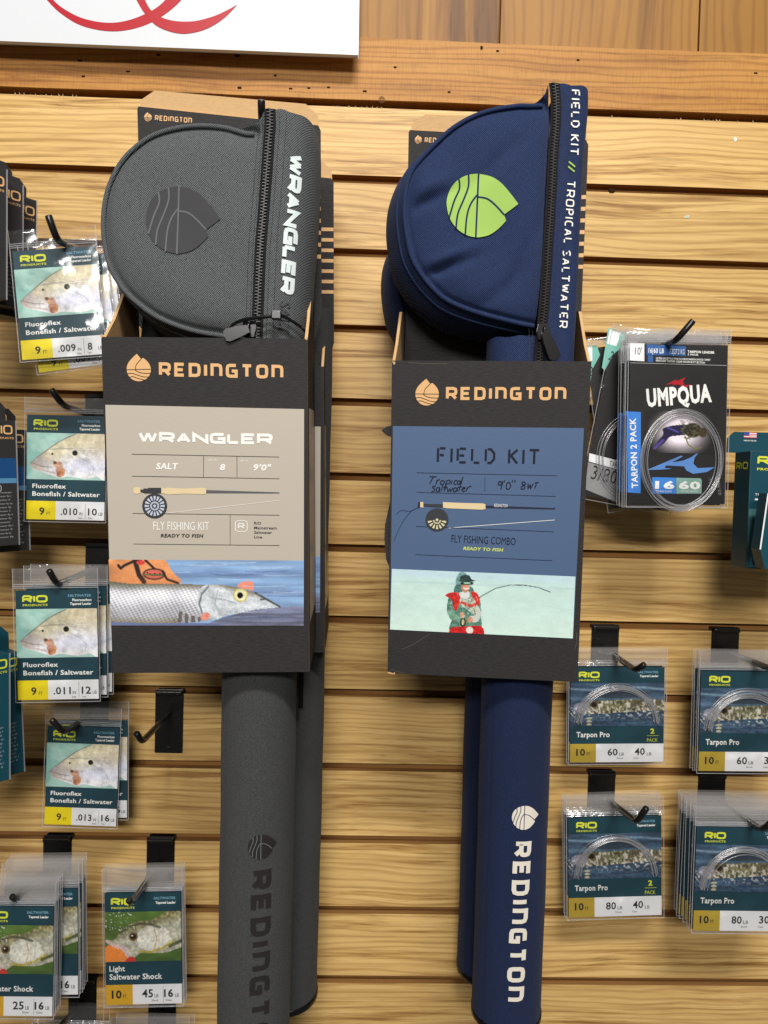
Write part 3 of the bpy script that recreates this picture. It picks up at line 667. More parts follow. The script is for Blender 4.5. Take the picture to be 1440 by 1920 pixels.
# trim board, slightly proud, rising a little unevenly like the sawn cedar it is
zb = zat(680, 190.5); zt0 = zat(720, 76)
mb = MB(); n = 60; yb = -0.004
Xs = np.linspace(XL, XR, n+1); r = np.random.RandomState(3)
def btop(x): return zt0-0.0006*math.sin(x*9)-0.0012*x
def bbot(x): return zb+0.0004*math.sin(x*23)
for i in range(n):
    a, b = Xs[i], Xs[i+1]
    mb.add([(a, yb, bbot(a)), (b, yb, bbot(b)), (b, yb, btop(b)), (a, yb, btop(a)), (a, 0.012, bbot(a)), (b, 0.012, bbot(b)), (b, 0.012, btop(b)), (a, 0.012, btop(a))],
           [(0, 1, 2, 3), (3, 2, 6, 7), (0, 4, 5, 1)])
board = mb.build('trim_board', CEDAR, fix=False)
tag(board, 'orange cedar board with staple holes running along the top of the slats', 'board')
HOLE = flat((46, 28, 14), 0.9, 0.1, 'nail_hole_dark')
for (px, py, rx, rz) in [(150, 113.5, 4.5, 2.2), (156, 143, 3.5, 2), (240, 134, 4, 1.8), (297, 103, 4, 2), (444, 104, 5, 3), (516, 141.5, 3, 2), (449, 164.5, 4, 2.5), (545, 166, 3.5, 1.8), (579, 165, 3, 1.8), (616, 163.5, 3, 1.8),
                         (684, 171, 4, 2), (741, 126, 3, 2), (842, 172.5, 3, 1.8), (903, 89.5, 2.5, 4), (933, 95.5, 3, 2), (1084, 112.5, 3, 2), (1417, 137, 3.5, 1.8)]:
    c = P(px, py, 0.0042); a, b = rx/1400*.77, rz/1400*.77; mb = MB()
    mb.prism([(c[0]+a*math.cos(t), c[2]+b*math.sin(t)+a*.15*math.sin(3*t)) for t in np.linspace(0, 2*math.pi, 9)[:-1]], -0.0043, -0.003); mb.build('nail_hole', HOLE, board)
c = P(716, 187, 0.0042); KN = flat((120, 84, 48), 0.7, 0.2, 'knot_wood')
mb = MB()
for rr in (0.0032, 0.0021, 0.0011): mb.tube([(c[0]+rr*math.cos(t), -0.0041, c[2]+rr*math.sin(t)) for t in np.linspace(0, 2*math.pi, 17)[:-1]], 0.00032, 5, closed=True)
mb.build('knot', KN, board)
# frayed chips of the laminate along the top of the first slat
mb = MB(); rr = np.random.RandomState(9)
for k in range(46):
    px = rr.choice([rr.uniform(25, 150), rr.uniform(600, 720), rr.uniform(1100, 1440)]); c = P(px, 183+px*.034, 0.0005); h = rr.uniform(.0006, .0022); q = rr.uniform(-.001, .001)
    mb.add([(c[0]-.0004, -0.0004, tops[0]-.0005), (c[0]+.0004, -0.0004, tops[0]-.0005), (c[0]+q, -0.0010, tops[0]+h)], [(0, 1, 2)])
o = mb.build('laminate_splinters', flat((236, 206, 160), .7, .2, 'splinter'), wall, fix=False); tag(o, kind='stuff')
# stained planks above
js = [P(x, 40, 0)[0] for x in (185, 562, 939, 1316, 1693)]; js = [XL]+[float(j) for j in js]
panel = MB().box(XL, XR, 0.014, 0.02, zt0-0.01, zat(720, -89)).build('plank_backing', flat((40, 24, 12), .9, .1, 'gap_dark')); tag(panel, kind='structure'); panel.name = 'upper_wall'
for a, b in zip(js[:-1], js[1:]):
    MB().box(a+0.0009, min(b, XR)-0.0009, 0.006, 0.0138, zt0-0.012, zat(720, -88)).build('plank', PLANK, panel, bevel=0.0006)
# dimple, hole and paint speck on the slats
WHITE = flat((236, 238, 240), .5, .4, 'white_paper')
def wallmark(px, py, pts, mat, name):
    c = P(px, py, 0); MB().prism([(c[0]+a*.00055, c[2]+b*.00055) for a, b in pts], -0.0004, 0.0004).build(name, mat, wall)
wallmark(1379, 261, [(-3, 3), (0, 4), (3, 0), (0, -5), (-3, -2)], WHITE, 'paint_chip')
wallmark(1147, 357, [(-6, 3), (0, 4.5), (6, 3), (7, -1), (4, -5), (-4, -5), (-7, -1)], HOLE, 'screw_hole')
wallmark(1288, 407, [(-7, -2), (-2, 3), (6, 4), (3, -2)], flat((190, 205, 180), .6, .3, 'scuff'), 'scuff_mark')

# ---------------- sign ----------------
sd = 0.026
f = Face(P(300, 40, sd), np.eye(3)); zs = lambda px, py: f.L(px, py)
s1 = thing('sign_board', f, 'white sign board with red curved strokes, hung above the slats', 'sign')
bl = zs(0, 75.5); br = zs(671, 102)
sl = (br[1]-bl[1])/(br[0]-bl[0])
lx = bl[0]-0.12; pts = [(lx, bl[1]+sl*(lx-bl[0])), br, zs(674, -90), (lx, zs(674, -90)[1])]
MB().prism(pts, 0, 0.006).build('board', [flat((220, 223, 228), .35, .4, 'sign_white', bump=.1, bs=300)], s1, bevel=0.0006)
RED = flat((182, 16, 34), .4, .4, 'sign_red')
def crescent(up, lo, yy):
    mb = MB(); a = [zs(*q) for q in catmull(up, 6)]; b = [zs(*q) for q in catmull(lo, 6)]
    mb.add([(p[0], yy, p[1]) for p in a]+[(p[0], yy, p[1]) for p in b], [(i, i+1, len(a)+i+1, len(a)+i) for i in range(len(a)-1)]); return mb.build('red_stroke', RED, s1, fix=False)
crescent([(80, -30), (100, 0), (125, 20), (160, 36), (205, 43), (245, 37), (285, 20), (310, 0), (326, -26)], [(62, -30), (88, 0), (115, 26), (155, 49), (210, 59), (262, 51), (305, 30), (340, 0), (356, -30)], -0.0003)
crescent([(262, -30), (272, 0), (284, 20), (303, 33), (330, 40), (365, 40), (400, 31), (425, 20), (445, 9)], [(240, -30), (256, 0), (272, 26), (296, 50), (335, 63), (370, 60), (400, 48), (425, 30), (445, 9)], -0.00045)
# ---------------- packaging boxes ----------------
INKGOLD = flat((226, 178, 122), .5, .4, 'kraft_ink'); BLK = flat((28, 27, 30), .5, .4, 'black_ink'); WINK = flat((242, 242, 238), .45, .4, 'white_ink')
z8 = lambda x, y: (180+x/2.824, 600+y/2.824)
zn = lambda x, y: (700+x/3.0465, 660+y/3.0465)
def packaging(corners, d, depth, rise, srise, label, group, label_col, side_col, hdr_shift, hdr_w=None):
    f = fit(corners, d); w_, h_ = f.w, f.h; t = 0.0022
    root = thing('packaging_box', f, label, 'box', group)
    mats = [BOXBLACK, KRAFT]
    x0, x1, z0, z1 = -w_/2, w_/2, -h_/2, h_/2
    def panel(name, pts3, n, mi_out=0, thick=t):
        """pts3 outer outline; n inward normal; outer face printed, the rest kraft"""
        mb = MB(); k = len(pts3); n = np.array(n, float)*thick; p = [np.array(q, float) for q in pts3]; q = [a+n for a in p]
        mb.add(p, [tuple(range(k))], mi_out); mb.add(q, [tuple(range(k))[::-1]], 1); mb.add(p+q, [(i, (i+1) % k, k+(i+1) % k, k+i) for i in range(k)], 1)
        return mb.build(name, mats, root)
    fr = panel('front_panel', [(x0, 0, z0), (x1, 0, z0), (x1, 0, z1), (x0, 0, z1)], (0, 1, 0))
    e = 0.0003
    # sides: rim climbs to the back in a slanted cut
    for sx, name in ((-1, 'side_panel'), (1, 'side_panel')):
        X = sx*w_/2
        side = panel(name, [(X, t+e, z0), (X, depth, z0), (X, depth, z1+srise), (X, depth*0.72, z1+srise*0.93), (X, depth*0.3, z1+srise*.3), (X, t+e, z1-0.0005)], (-sx, 0, 0))
        MB().add([(X+sx*.0003, depth*.10, z0+h_*.145), (X+sx*.0003, depth*.86, z0+h_*.145), (X+sx*.0003, depth*.86, z1-h_*.2), (X+sx*.0003, depth*.10, z1-h_*.2)], [(0, 1, 2, 3)]).build('side_print', flat(side_col, .3, .5, 'side_label_shaded'), side)  # label colour darkened for the sides, their shade put into the ink
    panel('bottom_panel', [(x0+t, t+e, z0), (x1-t, t+e, z0), (x1-t, depth, z0), (x0+t, depth, z0)], (0, 0, 1))
    # back panel and header card in one
    H = z1+rise; hw = w_ if hdr_w is None else hdr_w
    hx0, hx1 = x0+hdr_shift, x0+hdr_shift+hw; ch = 0.006
    back = panel('header_card', [(x0+t+e, depth-.001, z0+t+e), (x1-t-e, depth-.001, z0+t+e), (x1-t-e, depth-.001, z1), (hx1, depth-.001, z1+.03), (hx1, depth-.001, H-.016), (hx1-.002, depth-.001, H-.012),
                                 (hx0+.001, depth-.001, H-.004+.004), (hx0, depth-.001, H-.002), (hx0, depth-.001, z1+.03), (x0+t+e, depth-.001, z1)], (0, 1, 0), thick=.0012)
    return root, fr, back, f, (hx0, hx1, H, depth-.001)
def lines_px(mb, f, segs, t, y):
    for a, b in segs: ribbon(mb, [f.L(*a), f.L(*b)], t, y)
def kraft_flap(back, pts, y):
    MB().prism(pts, y, y+.0008).build('kraft_flap', KRAFT, back)
def header_extras(back, f, hx0, hx1, H, y, flap_h=.013, logo_u=0.03, logo_s=1.0, slope=0.0):
    fw = hx1-hx0
    kraft_flap(back, [(hx0+.001, H-.003), (hx1-.001, H-.018), (hx1-.002, H-.004), (hx1-.012, H+flap_h-.008), (hx0+.014, H+flap_h), (hx0+.003, H+flap_h*.45)], y+.0014)
    cx = hx0+.0085; cz = H-.0085
    drop_mark('logo', back, (cx, cz), .0031, math.pi/2, INKGOLD, BOXBLACK, y-.0003, gw=.1)
    mb = MB(); strokes(mb, 'REDInGTOn', (hx0+.014, cz-.0022), (hx0+.0435, cz-.0038), .0042, .22, .35, y=y-.0003); mb.build('lettering', INKGOLD, back, fix=False)
    mb = MB()
    for k in range(7):
        zz = H-.060-k*.0096; mb.quad(hx1-.0115, hx1-.0002, zz, zz+.0032, y-.0003)
    mb.build('stripe_marks', INKGOLD, back)

# the grey kit
g_root, g_front, g_back, gf, gh = packaging([z8(28, 85), z8(1115, 103), z8(1133, 1865), z8(88, 1868)], .222, .088, .1935, .055,
    'open black and taupe rod kit carton, front one of the left pair', 'rod kit cartons', (200, 190, 175), (168, 160, 148), .006)
header_extras(g_back, gf, *gh)
LABEL = flat((190, 180, 166), .4, .45, 'taupe_label', bump=.1, bs=500)
lt, lr, lbr, lb = z8(50, 449), z8(1102, 472), z8(1100, 1618), z8(80, 1617)
mb = MB(); P4 = [gf.L(*q) for q in (lb, lbr, lr, lt)]; mb.prism(P4, -0.00035, -0.00005); glabel = mb.build('printed_label', LABEL, g_front)
WL = flat((222, 216, 206), .5, .4, 'sticker_edge')
photo_q = [gf.L(*z8(68, 1268)), gf.L(*z8(1101, 1273)), gf.L(*z8(1100, 1617)), gf.L(*z8(80, 1616))]
picture(SALT, glabel, 'fish_photo', 0, 0, 1, 1, -0.0005, quad=photo_q)
drop_mark('logo', g_front, gf.L(*z8(227, 262)), .0087, math.pi/2+.03, INKGOLD, BOXBLACK, -.0003)
mb = MB(); strokes(mb, 'REDInGTOn', gf.L(*z8(335, 299)), gf.L(*z8(991, 313)), .0103, .25, .34); mb.build('lettering', INKGOLD, g_front, fix=False)
Y = -0.0006
mb = MB(); strokes(mb, 'WRANGLER', gf.L(*z8(228, 651)), gf.L(*z8(935, 661)), .0083, .3, .2, y=Y, wide=1.75); 
textpx(mb, gf, 'SALT', z8(318, 790), z8(432, 791), 34/2.824, off=.035, y=Y, italic=.18); textpx(mb, gf, '8', z8(655, 795), z8(682, 796), 34/2.824, off=.035, y=Y, italic=.15)
textpx(mb, gf, "9'0\"", z8(830, 797), z8(922, 799), 35/2.824, off=.03, y=Y, italic=.18); textpx(mb, gf, 'FLY FISHING KIT', z8(305, 1110), z8(600, 1112), 44/2.824, off=-.004, y=Y)
textpx(mb, gf, 'LINE SIZE', z8(595, 745), z8(645, 746), 9/2.824, y=Y); textpx(mb, gf, 'LENGTH', z8(765, 749), z8(806, 750), 9/2.824, y=Y)
# RIO badge
bc = z8(770, 1091)
ribbon(mb, [gf.L(bc[0]+a*11, bc[1]-b*10) for a, b in [(-.6, 1), (.6, 1), (.95, .8), (1, .5), (1, -.5), (.95, -.8), (.6, -1), (-.6, -1), (-.95, -.8), (-1, -.5), (-1, .5), (-.95, .8)]], .0005, Y, True)
strokes(mb, 'r', gf.L(bc[0]-6, bc[1]+5), gf.L(bc[0]+6, bc[1]+5), .0042, .2, y=Y, wide=1.7)
ribbon(mb, [gf.L(*z8(380, 1022)), gf.L(*z8(972, 955))], .00028, Y); mb.build('lettering', WINK, glabel, fix=False)
mb = MB(); textpx(mb, gf, 'READY TO FISH', z8(343, 1150), z8(566, 1152), 19/2.824, off=.03, y=Y, italic=.2)
for s, x1, yy in (('RIO', 874, 1082), ('Mainstream', 957, 1107), ('Saltwater', 933, 1131), ('Line', 880, 1155)): textpx(mb, gf, s, z8(838, yy), z8(x1, yy+1), 15/2.824, off=.012, y=Y)
lines_px(mb, gf, [(z8(190, 710), z8(970, 725)), (z8(192, 826), z8(972, 840)), (z8(195, 1023), z8(972, 1033)), (z8(200, 1185), z8(972, 1193)), (z8(570, 718), z8(570, 831)), (z8(747, 721), z8(747, 834)), (z8(711, 1030), z8(711, 1188))], .00033, Y-.00002)
mb.build('lettering', BLK, glabel, fix=False)
# printed rod and reel
def rod_print(f, parent, zf, y0, hx, cork, blank, reelc, reelr, spokes, butt):
    g1 = MB(); A = lambda x, y: f.L(*zf(x, y)); k = 1
    g1.flatpoly([A(*q) for q in cork], Y-.0001); g1.flatpoly([A(*q) for q in butt], Y-.0001); g1.build('grip_print', flat((226, 204, 160), .6, .3, 'cork_ink'), parent, fix=False)
    g2 = MB(); g2.flatpoly([A(*q) for q in blank], Y-.00005)
    g2.flatpoly([A(reelc[0]+reelr*math.cos(t), reelc[1]+reelr*math.sin(t)) for t in np.linspace(0, 6.283, 29)[:-1]], Y-.00012); g2.build('reel_print', flat((52, 54, 58), .5, .4, 'reel_ink'), parent, fix=False)
    g3 = MB()
    for i in spokes:
        t = i; c, s = math.cos(t), math.sin(t)
        for r0, r1, wdt in ((.45, .8, .075), (.22, .36, .05)):
            q = [(r0*c-wdt*.6*s, r0*s+wdt*.6*c), (r1*c-wdt*s*1.3, r1*s+wdt*1.3*c), (r1*c+wdt*s*1.3, r1*s-wdt*1.3*c), (r0*c+wdt*.6*s, r0*s-wdt*.6*c)]
            g3.flatpoly([A(reelc[0]+reelr*a, reelc[1]+reelr*b) for a, b in q], Y-.00018)
    g3.flatpoly([A(reelc[0]+reelr*.12*math.cos(t), reelc[1]+reelr*.12*math.sin(t)) for t in np.linspace(0, 6.283, 9)[:-1]], Y-.0002)
    g3.build('spoke_print', flat((196, 204, 218) if len(spokes) > 8 else (222, 214, 170), .4, .4, 'spoke_ink'), parent, fix=False)
rod_print(gf, glabel, z8, 0, 0, [(347, 884), (358, 892), (380, 888), (470, 893), (560, 888), (584, 892), (584, 920), (560, 922), (470, 919), (380, 924), (358, 916), (347, 920)],
    [(228, 897), (250, 898), (255, 891), (275, 893), (275, 888), (347, 888), (347, 918), (262, 918), (228, 908)], (312, 984), 66, [i*2*math.pi/16 for i in range(16)], [(200, 890), (215, 884), (235, 888), (237, 915), (217, 922), (200, 915)])
mb = MB(); mb.flatpoly([gf.L(*z8(*q)) for q in ((584, 900), (972, 912), (972, 917), (584, 916))], Y-.0001); mb.build('blank_print', flat((92, 94, 98), .4, .5, 'blank_ink'), glabel, fix=False)

# the navy kit
n_root, n_front, n_back, nf, nh = packaging([zn(108, 52), zn(1247, 50), zn(1165, 1885), zn(80, 1835)], .190, .086, .2035, .05,
    'open black and blue rod kit carton, front one of the right pair', 'rod kit cartons', (90, 110, 150), (80, 98, 136), .0035)
header_extras(n_back, nf, *nh)
mb = MB(); mb.prism([nf.L(*zn(*q)) for q in ((95, 1585), (1140, 1637), (1203, 435), (112, 423))], -.00035, -.00005); nlabel = mb.build('printed_label', flat((80, 102, 136), .4, .4, 'blue_label', bump=.1, bs=500), n_front)
picture(ANGLER, nlabel, 'angler_photo', 0, 0, 1, 1, -.0005, quad=[nf.L(*zn(*q)) for q in ((106, 1238), (1154, 1282), (1139, 1635), (96, 1584))])
drop_mark('logo', n_front, nf.L(*zn(307, 240)), .0092, math.pi/2, INKGOLD, BOXBLACK, -.0003)
mb = MB(); strokes(mb, 'REDInGTOn', nf.L(*zn(415, 275)), nf.L(*zn(1100, 277)), .0103, .25, .34); mb.build('lettering', INKGOLD, n_front, fix=False)
DKN = flat((16, 22, 44), .5, .3, 'navy_black_ink')
mb = MB(); strokes(mb, 'FIeLd', nf.L(*zn(362, 633)), nf.L(*zn(695, 641)), .0125, .145, .26, gap=.07, y=Y, wide=.8); strokes(mb, 'KIT', nf.L(*zn(768, 642)), nf.L(*zn(950, 646)), .0125, .145, .26, gap=.07, y=Y, wide=.8)
textpx(mb, nf, 'FLY FISHING COMBO', zn(446, 1086), zn(812, 1103), 43/3.0465, off=-.002, y=Y)
lines_px(mb, nf, [(zn(248, 689), zn(1048, 706)), (zn(248, 801), zn(1042, 824)), (zn(243, 995), zn(1030, 1026)), (zn(240, 1156), zn(1022, 1191)), (zn(638, 712), zn(637, 798))], .00033, Y-.00002)
# handwriting
HW = [[(322, 712), (362, 712)], [(343, 712), (322, 752)], [(366, 728), (356, 758)], [(362, 738), (380, 726)], [(402, 734), (388, 736), (384, 752), (396, 756), (406, 744), (402, 734)], [(420, 732), (406, 782)], [(418, 736), (436, 732), (438, 746), (414, 756)],
      [(452, 732), (444, 756)], [(480, 736), (468, 734), (460, 752), (474, 756)], [(500, 738), (486, 736), (480, 752), (492, 754), (500, 738), (498, 758)], [(512, 712), (500, 756)],
      [(356, 768), (342, 766), (340, 774), (350, 782), (346, 794), (332, 798)], [(378, 774), (364, 776), (360, 794), (372, 796), (380, 776), (378, 798)], [(398, 756), (388, 796)], [(416, 762), (406, 796)], [(400, 774), (424, 772)], [(424, 776), (426, 796), (438, 782), (442, 796), (456, 774)],
      [(478, 776), (464, 776), (458, 794), (470, 796), (480, 778), (478, 796)], [(498, 760), (488, 796)], [(484, 772), (506, 770)], [(508, 784), (524, 778), (516, 772), (506, 786), (512, 796), (524, 792)], [(536, 774), (530, 796)], [(534, 782), (548, 768), (560, 768)],
      [(734, 742), (718, 740), (714, 756), (728, 758), (738, 742), (728, 786)], [(750, 732), (746, 746)], [(776, 742), (762, 752), (760, 778), (774, 782), (784, 764), (776, 742)], [(796, 730), (792, 744)], [(810, 730), (806, 744)],
      [(866, 744), (852, 742), (850, 754), (864, 762), (862, 780), (846, 782), (846, 770), (866, 756), (866, 744)], [(884, 750), (884, 778), (896, 758), (898, 778), (914, 750)], [(922, 748), (944, 744)], [(932, 748), (922, 778)]]
for k, h in enumerate(HW): ribbon(mb, [nf.L(*zn(*q)) for q in (catmull(h, 4) if len(h) > 2 else h)], .0008, Y-.00001*(k % 6))
# loose leader printed at the left
ribbon(mb, [nf.L(*zn(*q)) for q in catmull([(260, 886), (210, 908), (160, 905), (132, 925)], 5)], .0003, Y-.0001); ribbon(mb, [nf.L(*zn(*q)) for q in catmull([(262, 888), (215, 910), (160, 985), (118, 1080)], 5)], .0003, Y-.00012)
mb.build('lettering', DKN, nlabel, fix=False)
mb = MB(); textpx(mb, nf, 'READY TO FISH', zn(513, 1130), zn(738, 1140), 19/3.0465, off=.03, y=Y, italic=.2); mb.build('lettering', flat((206, 222, 104), .5, .4, 'lime_ink'), nlabel, fix=False)
mb = MB(); ribbon(mb, [nf.L(*zn(430, 1005)), nf.L(*zn(1035, 959))], .0004, Y); textpx(mb, nf, 'REDINGTON', zn(690, 884), zn(765, 886), 6, y=Y-.0003); mb.build('line_print', WINK, nlabel, fix=False)
rod_print(nf, nlabel, zn, 0, 0, [(398, 856), (420, 858), (520, 862), (620, 864), (640, 868), (641, 896), (620, 900), (520, 896), (420, 892), (398, 888)], [(285, 866), (320, 868), (398, 868), (398, 888), (320, 884), (285, 880)], (364, 958), 66, [math.pi*(.08+.14*i) for i in range(7)], [(268, 857), (285, 856), (286, 888), (268, 886)])
mb = MB(); mb.flatpoly([nf.L(*zn(*q)) for q in ((641, 876), (1038, 891), (1038, 898), (641, 890))], Y-.0001); mb.build('blank_print', flat((34, 38, 60), .4, .5, 'blank_ink2'), nlabel, fix=False)
mb = MB(); mb.flatpoly([nf.L(*zn(*q)) for q in ((255, 858), (268, 856), (268, 887), (255, 888))], Y-.0001); mb.build('butt_print', flat((34, 38, 60), .4, .5, 'blank_ink2'), nlabel, fix=False)
# second cartons behind
def keepbox(o): return True
g2 = dup(g_root, 'black and taupe rod kit carton directly behind the front left carton', dx=.0075, dy=.0905, dz=-.012)
n2 = dup(n_root, 'black and blue rod kit carton directly behind the front right carton', dx=-.0045, dy=.0885, dz=.004)

# ---------------- rod cases: tube with reel pouch ----------------
def dist_poly(px, pz, A):
    A = np.asarray(A); a = A[:-1]; b = A[1:]; d = b-a; t = np.clip(((px-a[:, 0])*d[:, 0]+(pz-a[:, 1])*d[:, 1])/((d**2).sum(1)+1e-15), 0, 1)
    return float(np.min(np.hypot(px-a[:, 0]-d[:, 0]*t, pz-a[:, 1]-d[:, 1]*t)))
def rod_case(d_front, arc, zip_, right, gus, tube_ax, tube_d, tube_r, mats, label, dome, wrinkle, pw=3.0, pend=1.0, collar=None):
    """all outlines as surveyed points; d_front: distance of the pouch seam off the wall"""
    Pm, Tm = mats
    f = Face(P(zip_[0][0], (zip_[0][1]+zip_[-1][1])/2, d_front), np.eye(3))
    root = thing('rod_case', f, label, 'rod case', 'zipped rod cases standing in the cartons')
    L = lambda q: np.array(f.L(*q))
    arcp = np.array(catmull([L(q) for q in arc], 6)); zp = np.array(catmull([L(q) for q in zip_], 6)); rp = np.array(catmull([L(q) for q in right], 6))
    def at(pl, s):
        seg = np.hypot(*np.diff(pl, axis=0).T); c = np.concatenate([[0], np.cumsum(seg)]); t = s*c[-1]; i = min(np.searchsorted(c, t, 'right')-1, len(pl)-2); u = (t-c[i])/(seg[i]+1e-12); return pl[i]*(1-u)+pl[i+1]*u
    def xz(pl, z):   # x on a mostly vertical polyline at height z
        return float(np.interp(-z, -pl[:, 1], pl[:, 0]))
    zo = 0.0042
    def front_y(x, z):
        dd = dist_poly(x, z, arcp); y = -dome*(1-math.exp(-max(dd-.001, 0)/.009))
        y += .0016*math.exp(-((dd-.0028)/.0014)**2)
        dz_ = xz(zp, z)-zo-x; y += .0012*math.exp(-(dz_/.004)**2)
        return y+wrinkle(x, z, dd)*min(1, dd/.01)
    # front panel: ruled from the arc to the zip
    N, Mv = 150, 64; G = []
    for i in range(N+1):
        s = i/N; a = at(arcp, s); b = at(zp, s*pend).copy(); b[0] -= zo; row = []
        for j in range(Mv+1):
            v = (j/Mv)**1.0; p = a*(1-v)+b*v; row.append((p[0], front_y(p[0], p[1]), p[1]))
        G.append(row)
    fp = MB().grid(G).build('front_panel', Pm, root, smooth=True)
    # piping cord along the arc
    rr = .0019
    MB().tube([(p[0], -.0004, p[1]) for p in arcp], rr, 8).build('piping', Pm, root, smooth=True)
    gp = np.array(catmull([L(q) for q in arc], 6))
    # gusset
    G = []; n = len(gp); cen = gp.mean(0)
    gd = .058
    for i in range(n):
        t = gp[min(i+1, n-1)]-gp[max(i-1, 0)]; nn = np.array([-t[1], t[0]]); nn = nn/np.linalg.norm(nn)
        if nn@(gp[i]-cen) < 0: nn = -nn
        s = i/(n-1); amp = float(np.interp(s, [q[0] for q in gus], [q[1] for q in gus])); row = []
        for k in range(15):
            u = k/14; o = amp*math.sin(math.pi*min(1, u*.62+.02))**.8-(.012*max(0, (u-.8)/.2)**2); row.append((gp[i][0]+nn[0]*o, .001+gd*u, gp[i][1]+nn[1]*o))
        G.append(row)
    gus_end = [r[-1] for r in G]
    MB().grid(G).build('gusset', Pm, root, smooth=True)
    # second welt just behind the piping, on the gusset
    MB().tube([G[i][2] for i in range(n)], .0012, 6).build('welt', Pm, root, smooth=True)
    ezt = [(zp[0][0]-zo*.6, G[0][k][1], zp[0][1]-.0003) for k in range(15)]
    MB().grid([G[0], [tuple((np.array(G[0][k])+np.array(ezt[k]))/2+np.array([0, 0, .0008])) for k in range(15)], ezt]).build('gusset_end', Pm, root, smooth=True)
    if collar:
        (cx0, cz0), (cx1, cz1) = L(collar[0]), L(collar[1]); Gc = []
        for z in np.linspace(cz0, cz1, 8):
            xr = xz(zp, z)-zo*.8; Gc.append([(xr+(cx0-xr)*u, -dome+.004+.03*(1-(1-u**2.6)**(1/2.6)), z+.0008*math.sin(u*12+z*400)) for u in 1-(1-np.linspace(0, 1, 16))**2.2])
        MB().grid(Gc).build('collar', Pm, root, smooth=True)
    # back
    MB().add(gus_end+[(zp[-1][0], gd, zp[-1][1]), (zp[0][0], gd, zp[0][1])], [tuple(range(n+2))]).build('back_panel', Pm, root)
    # zip tape, teeth
    ztop, zbot = zp[0][1], zp[-1][1]; zs_ = np.linspace(ztop, zbot, 90); yz = -dome-.0003
    MB().grid([[(xz(zp, z)+o, yz-.0008*math.cos(o/zo*1.4)*1, z) for o in np.linspace(-zo, zo, 7)] for z in zs_]).build('zip_tape', BLACKCLOTH, root, smooth=True)
    mb = MB(); nt_ = int((ztop-zbot)/.00115)
    for k in range(nt_):
        z = ztop-(k+.5)*(ztop-zbot)/nt_; x = xz(zp, z); sgn = 1 if k % 2 else -1
        mb.box(x-.0014+sgn*.0009, x+.0014+sgn*.0009, yz-.0020, yz-.0008, z-.0003, z+.0003)
    tag(mb.build('zip_teeth', flat((26, 22, 20), .35, .5, 'zip_teeth_dark'), root), kind='stuff')
    # sleeve to the right of the zip, rolling round to the back
    sd_ = .050
    def sl_y(x, z):
        x0 = xz(zp, z)+zo; x1 = xz(rp, z); u = min(max((x-x0)/(x1-x0), 0), .9999)
        return yz+.0004-.0012*math.sin(min(u*3, 1)*math.pi)+sd_*(1-(1-u**pw)**(1/pw))
    G = []
    for z in np.linspace(max(rp[0][1], ztop)-.0004, rp[-1][1], 60):
        x0 = xz(zp, z)+zo; x1 = xz(rp, z); row = []
        if z > rp[0][1]: x1 = rp[0][0]
        for u in np.linspace(0, 1, 22):
            uu = 1-(1-u)**2.6; row.append((x0+(x1-x0)*uu, yz+.0004-.0012*math.sin(min(uu*3, 1)*math.pi)+sd_*(1-max(0, 1-uu**pw)**(1/pw)), z+.0006*math.sin(uu*9+z*300)))
        row.append((x1-.004, yz+sd_+.008, z)); row.append((x0, yz+sd_+.01, z)); G.append(row)
    sl = MB().grid(G).build('sleeve', Pm, root, smooth=True)
    MB().add([G[0][k] for k in range(len(G[0]))], [tuple(range(len(G[0])))]).build('top_panel', Pm, root)
    # stitch lines
    mb = MB()
    for off, fn in ((-zo-.0016, front_y), (-zo-.0045, front_y), (zo+.0028, sl_y), (zo+.0075, sl_y)):
        zz = ztop-.003
        while zz > zbot+.003:
            a, b = zz, zz-.0019; x = xz(zp, a)+off; x2 = xz(zp, b)+off
            mb.add([(x-.00022, fn(x, a)-.0003, a), (x+.00022, fn(x, a)-.0003, a), (x2+.00022, fn(x2, b)-.0003, b), (x2-.00022, fn(x2, b)-.0003, b)], [(0, 1, 2, 3)]); zz -= .0028
    tag(mb.build('stitching', flat((30, 30, 34), .6, .3, 'thread'), root, fix=False), kind='stuff')
    # the rod tube, hanging down through the carton
    (tx0, ty0), (tx1, ty1) = tube_ax; a = P(tx0, ty0, tube_d[0]); b = P(tx1, ty1, tube_d[1]); a = f.R.T@(a-f.O); b = f.R.T@(b-f.O)
    ax = b-a; Ln = np.linalg.norm(ax); ax = ax/Ln; ex = np.cross([0, 1, 0], ax); ex = -ex/np.linalg.norm(ex); ey = np.cross(ax, ex); ey = ey/np.linalg.norm(ey)
    if ex[0] < 0: ex = -ex
    if ey[1] < 0: ey = -ey
    def tr_(s, t): return tube_r+.00022*math.sin(3*t+s*21)+.00018*math.sin(s*63+2*t)-.0007*math.exp(-((t-5.35)/.03)**2)
    Gt = [[a+ax*s+ex*tr_(s, t)*math.sin(t)-ey*tr_(s, t)*math.cos(t) for t in np.linspace(0, 2*math.pi, 121)] for s in np.linspace(0, Ln-.004, 60)]
    tb = MB().grid(Gt).build('tube', Tm, root, smooth=True)
    prof = [(Ln-.004, tube_r+.0001), (Ln-.0038, tube_r+.0009), (Ln+.0015, tube_r+.0009), (Ln+.003, tube_r-.0006), (Ln+.004, tube_r-.004), (Ln+.0044, 0.0001)]
    MB().grid([[a+ax*s+ex*r*math.sin(t)-ey*r*math.cos(t) for t in np.linspace(0, 2*math.pi, 49)] for s, r in prof]).build('end_cap', BLACKPL, root, smooth=True)
    def tw(x, y, z):   # x round the tube (metres of arc), z along (0 at top, negative down), y proud
        t = x/tube_r; r = tube_r-y; q = a+ax*(-z)+ex*r*math.sin(t)-ey*r*math.cos(t); return Vector(q)
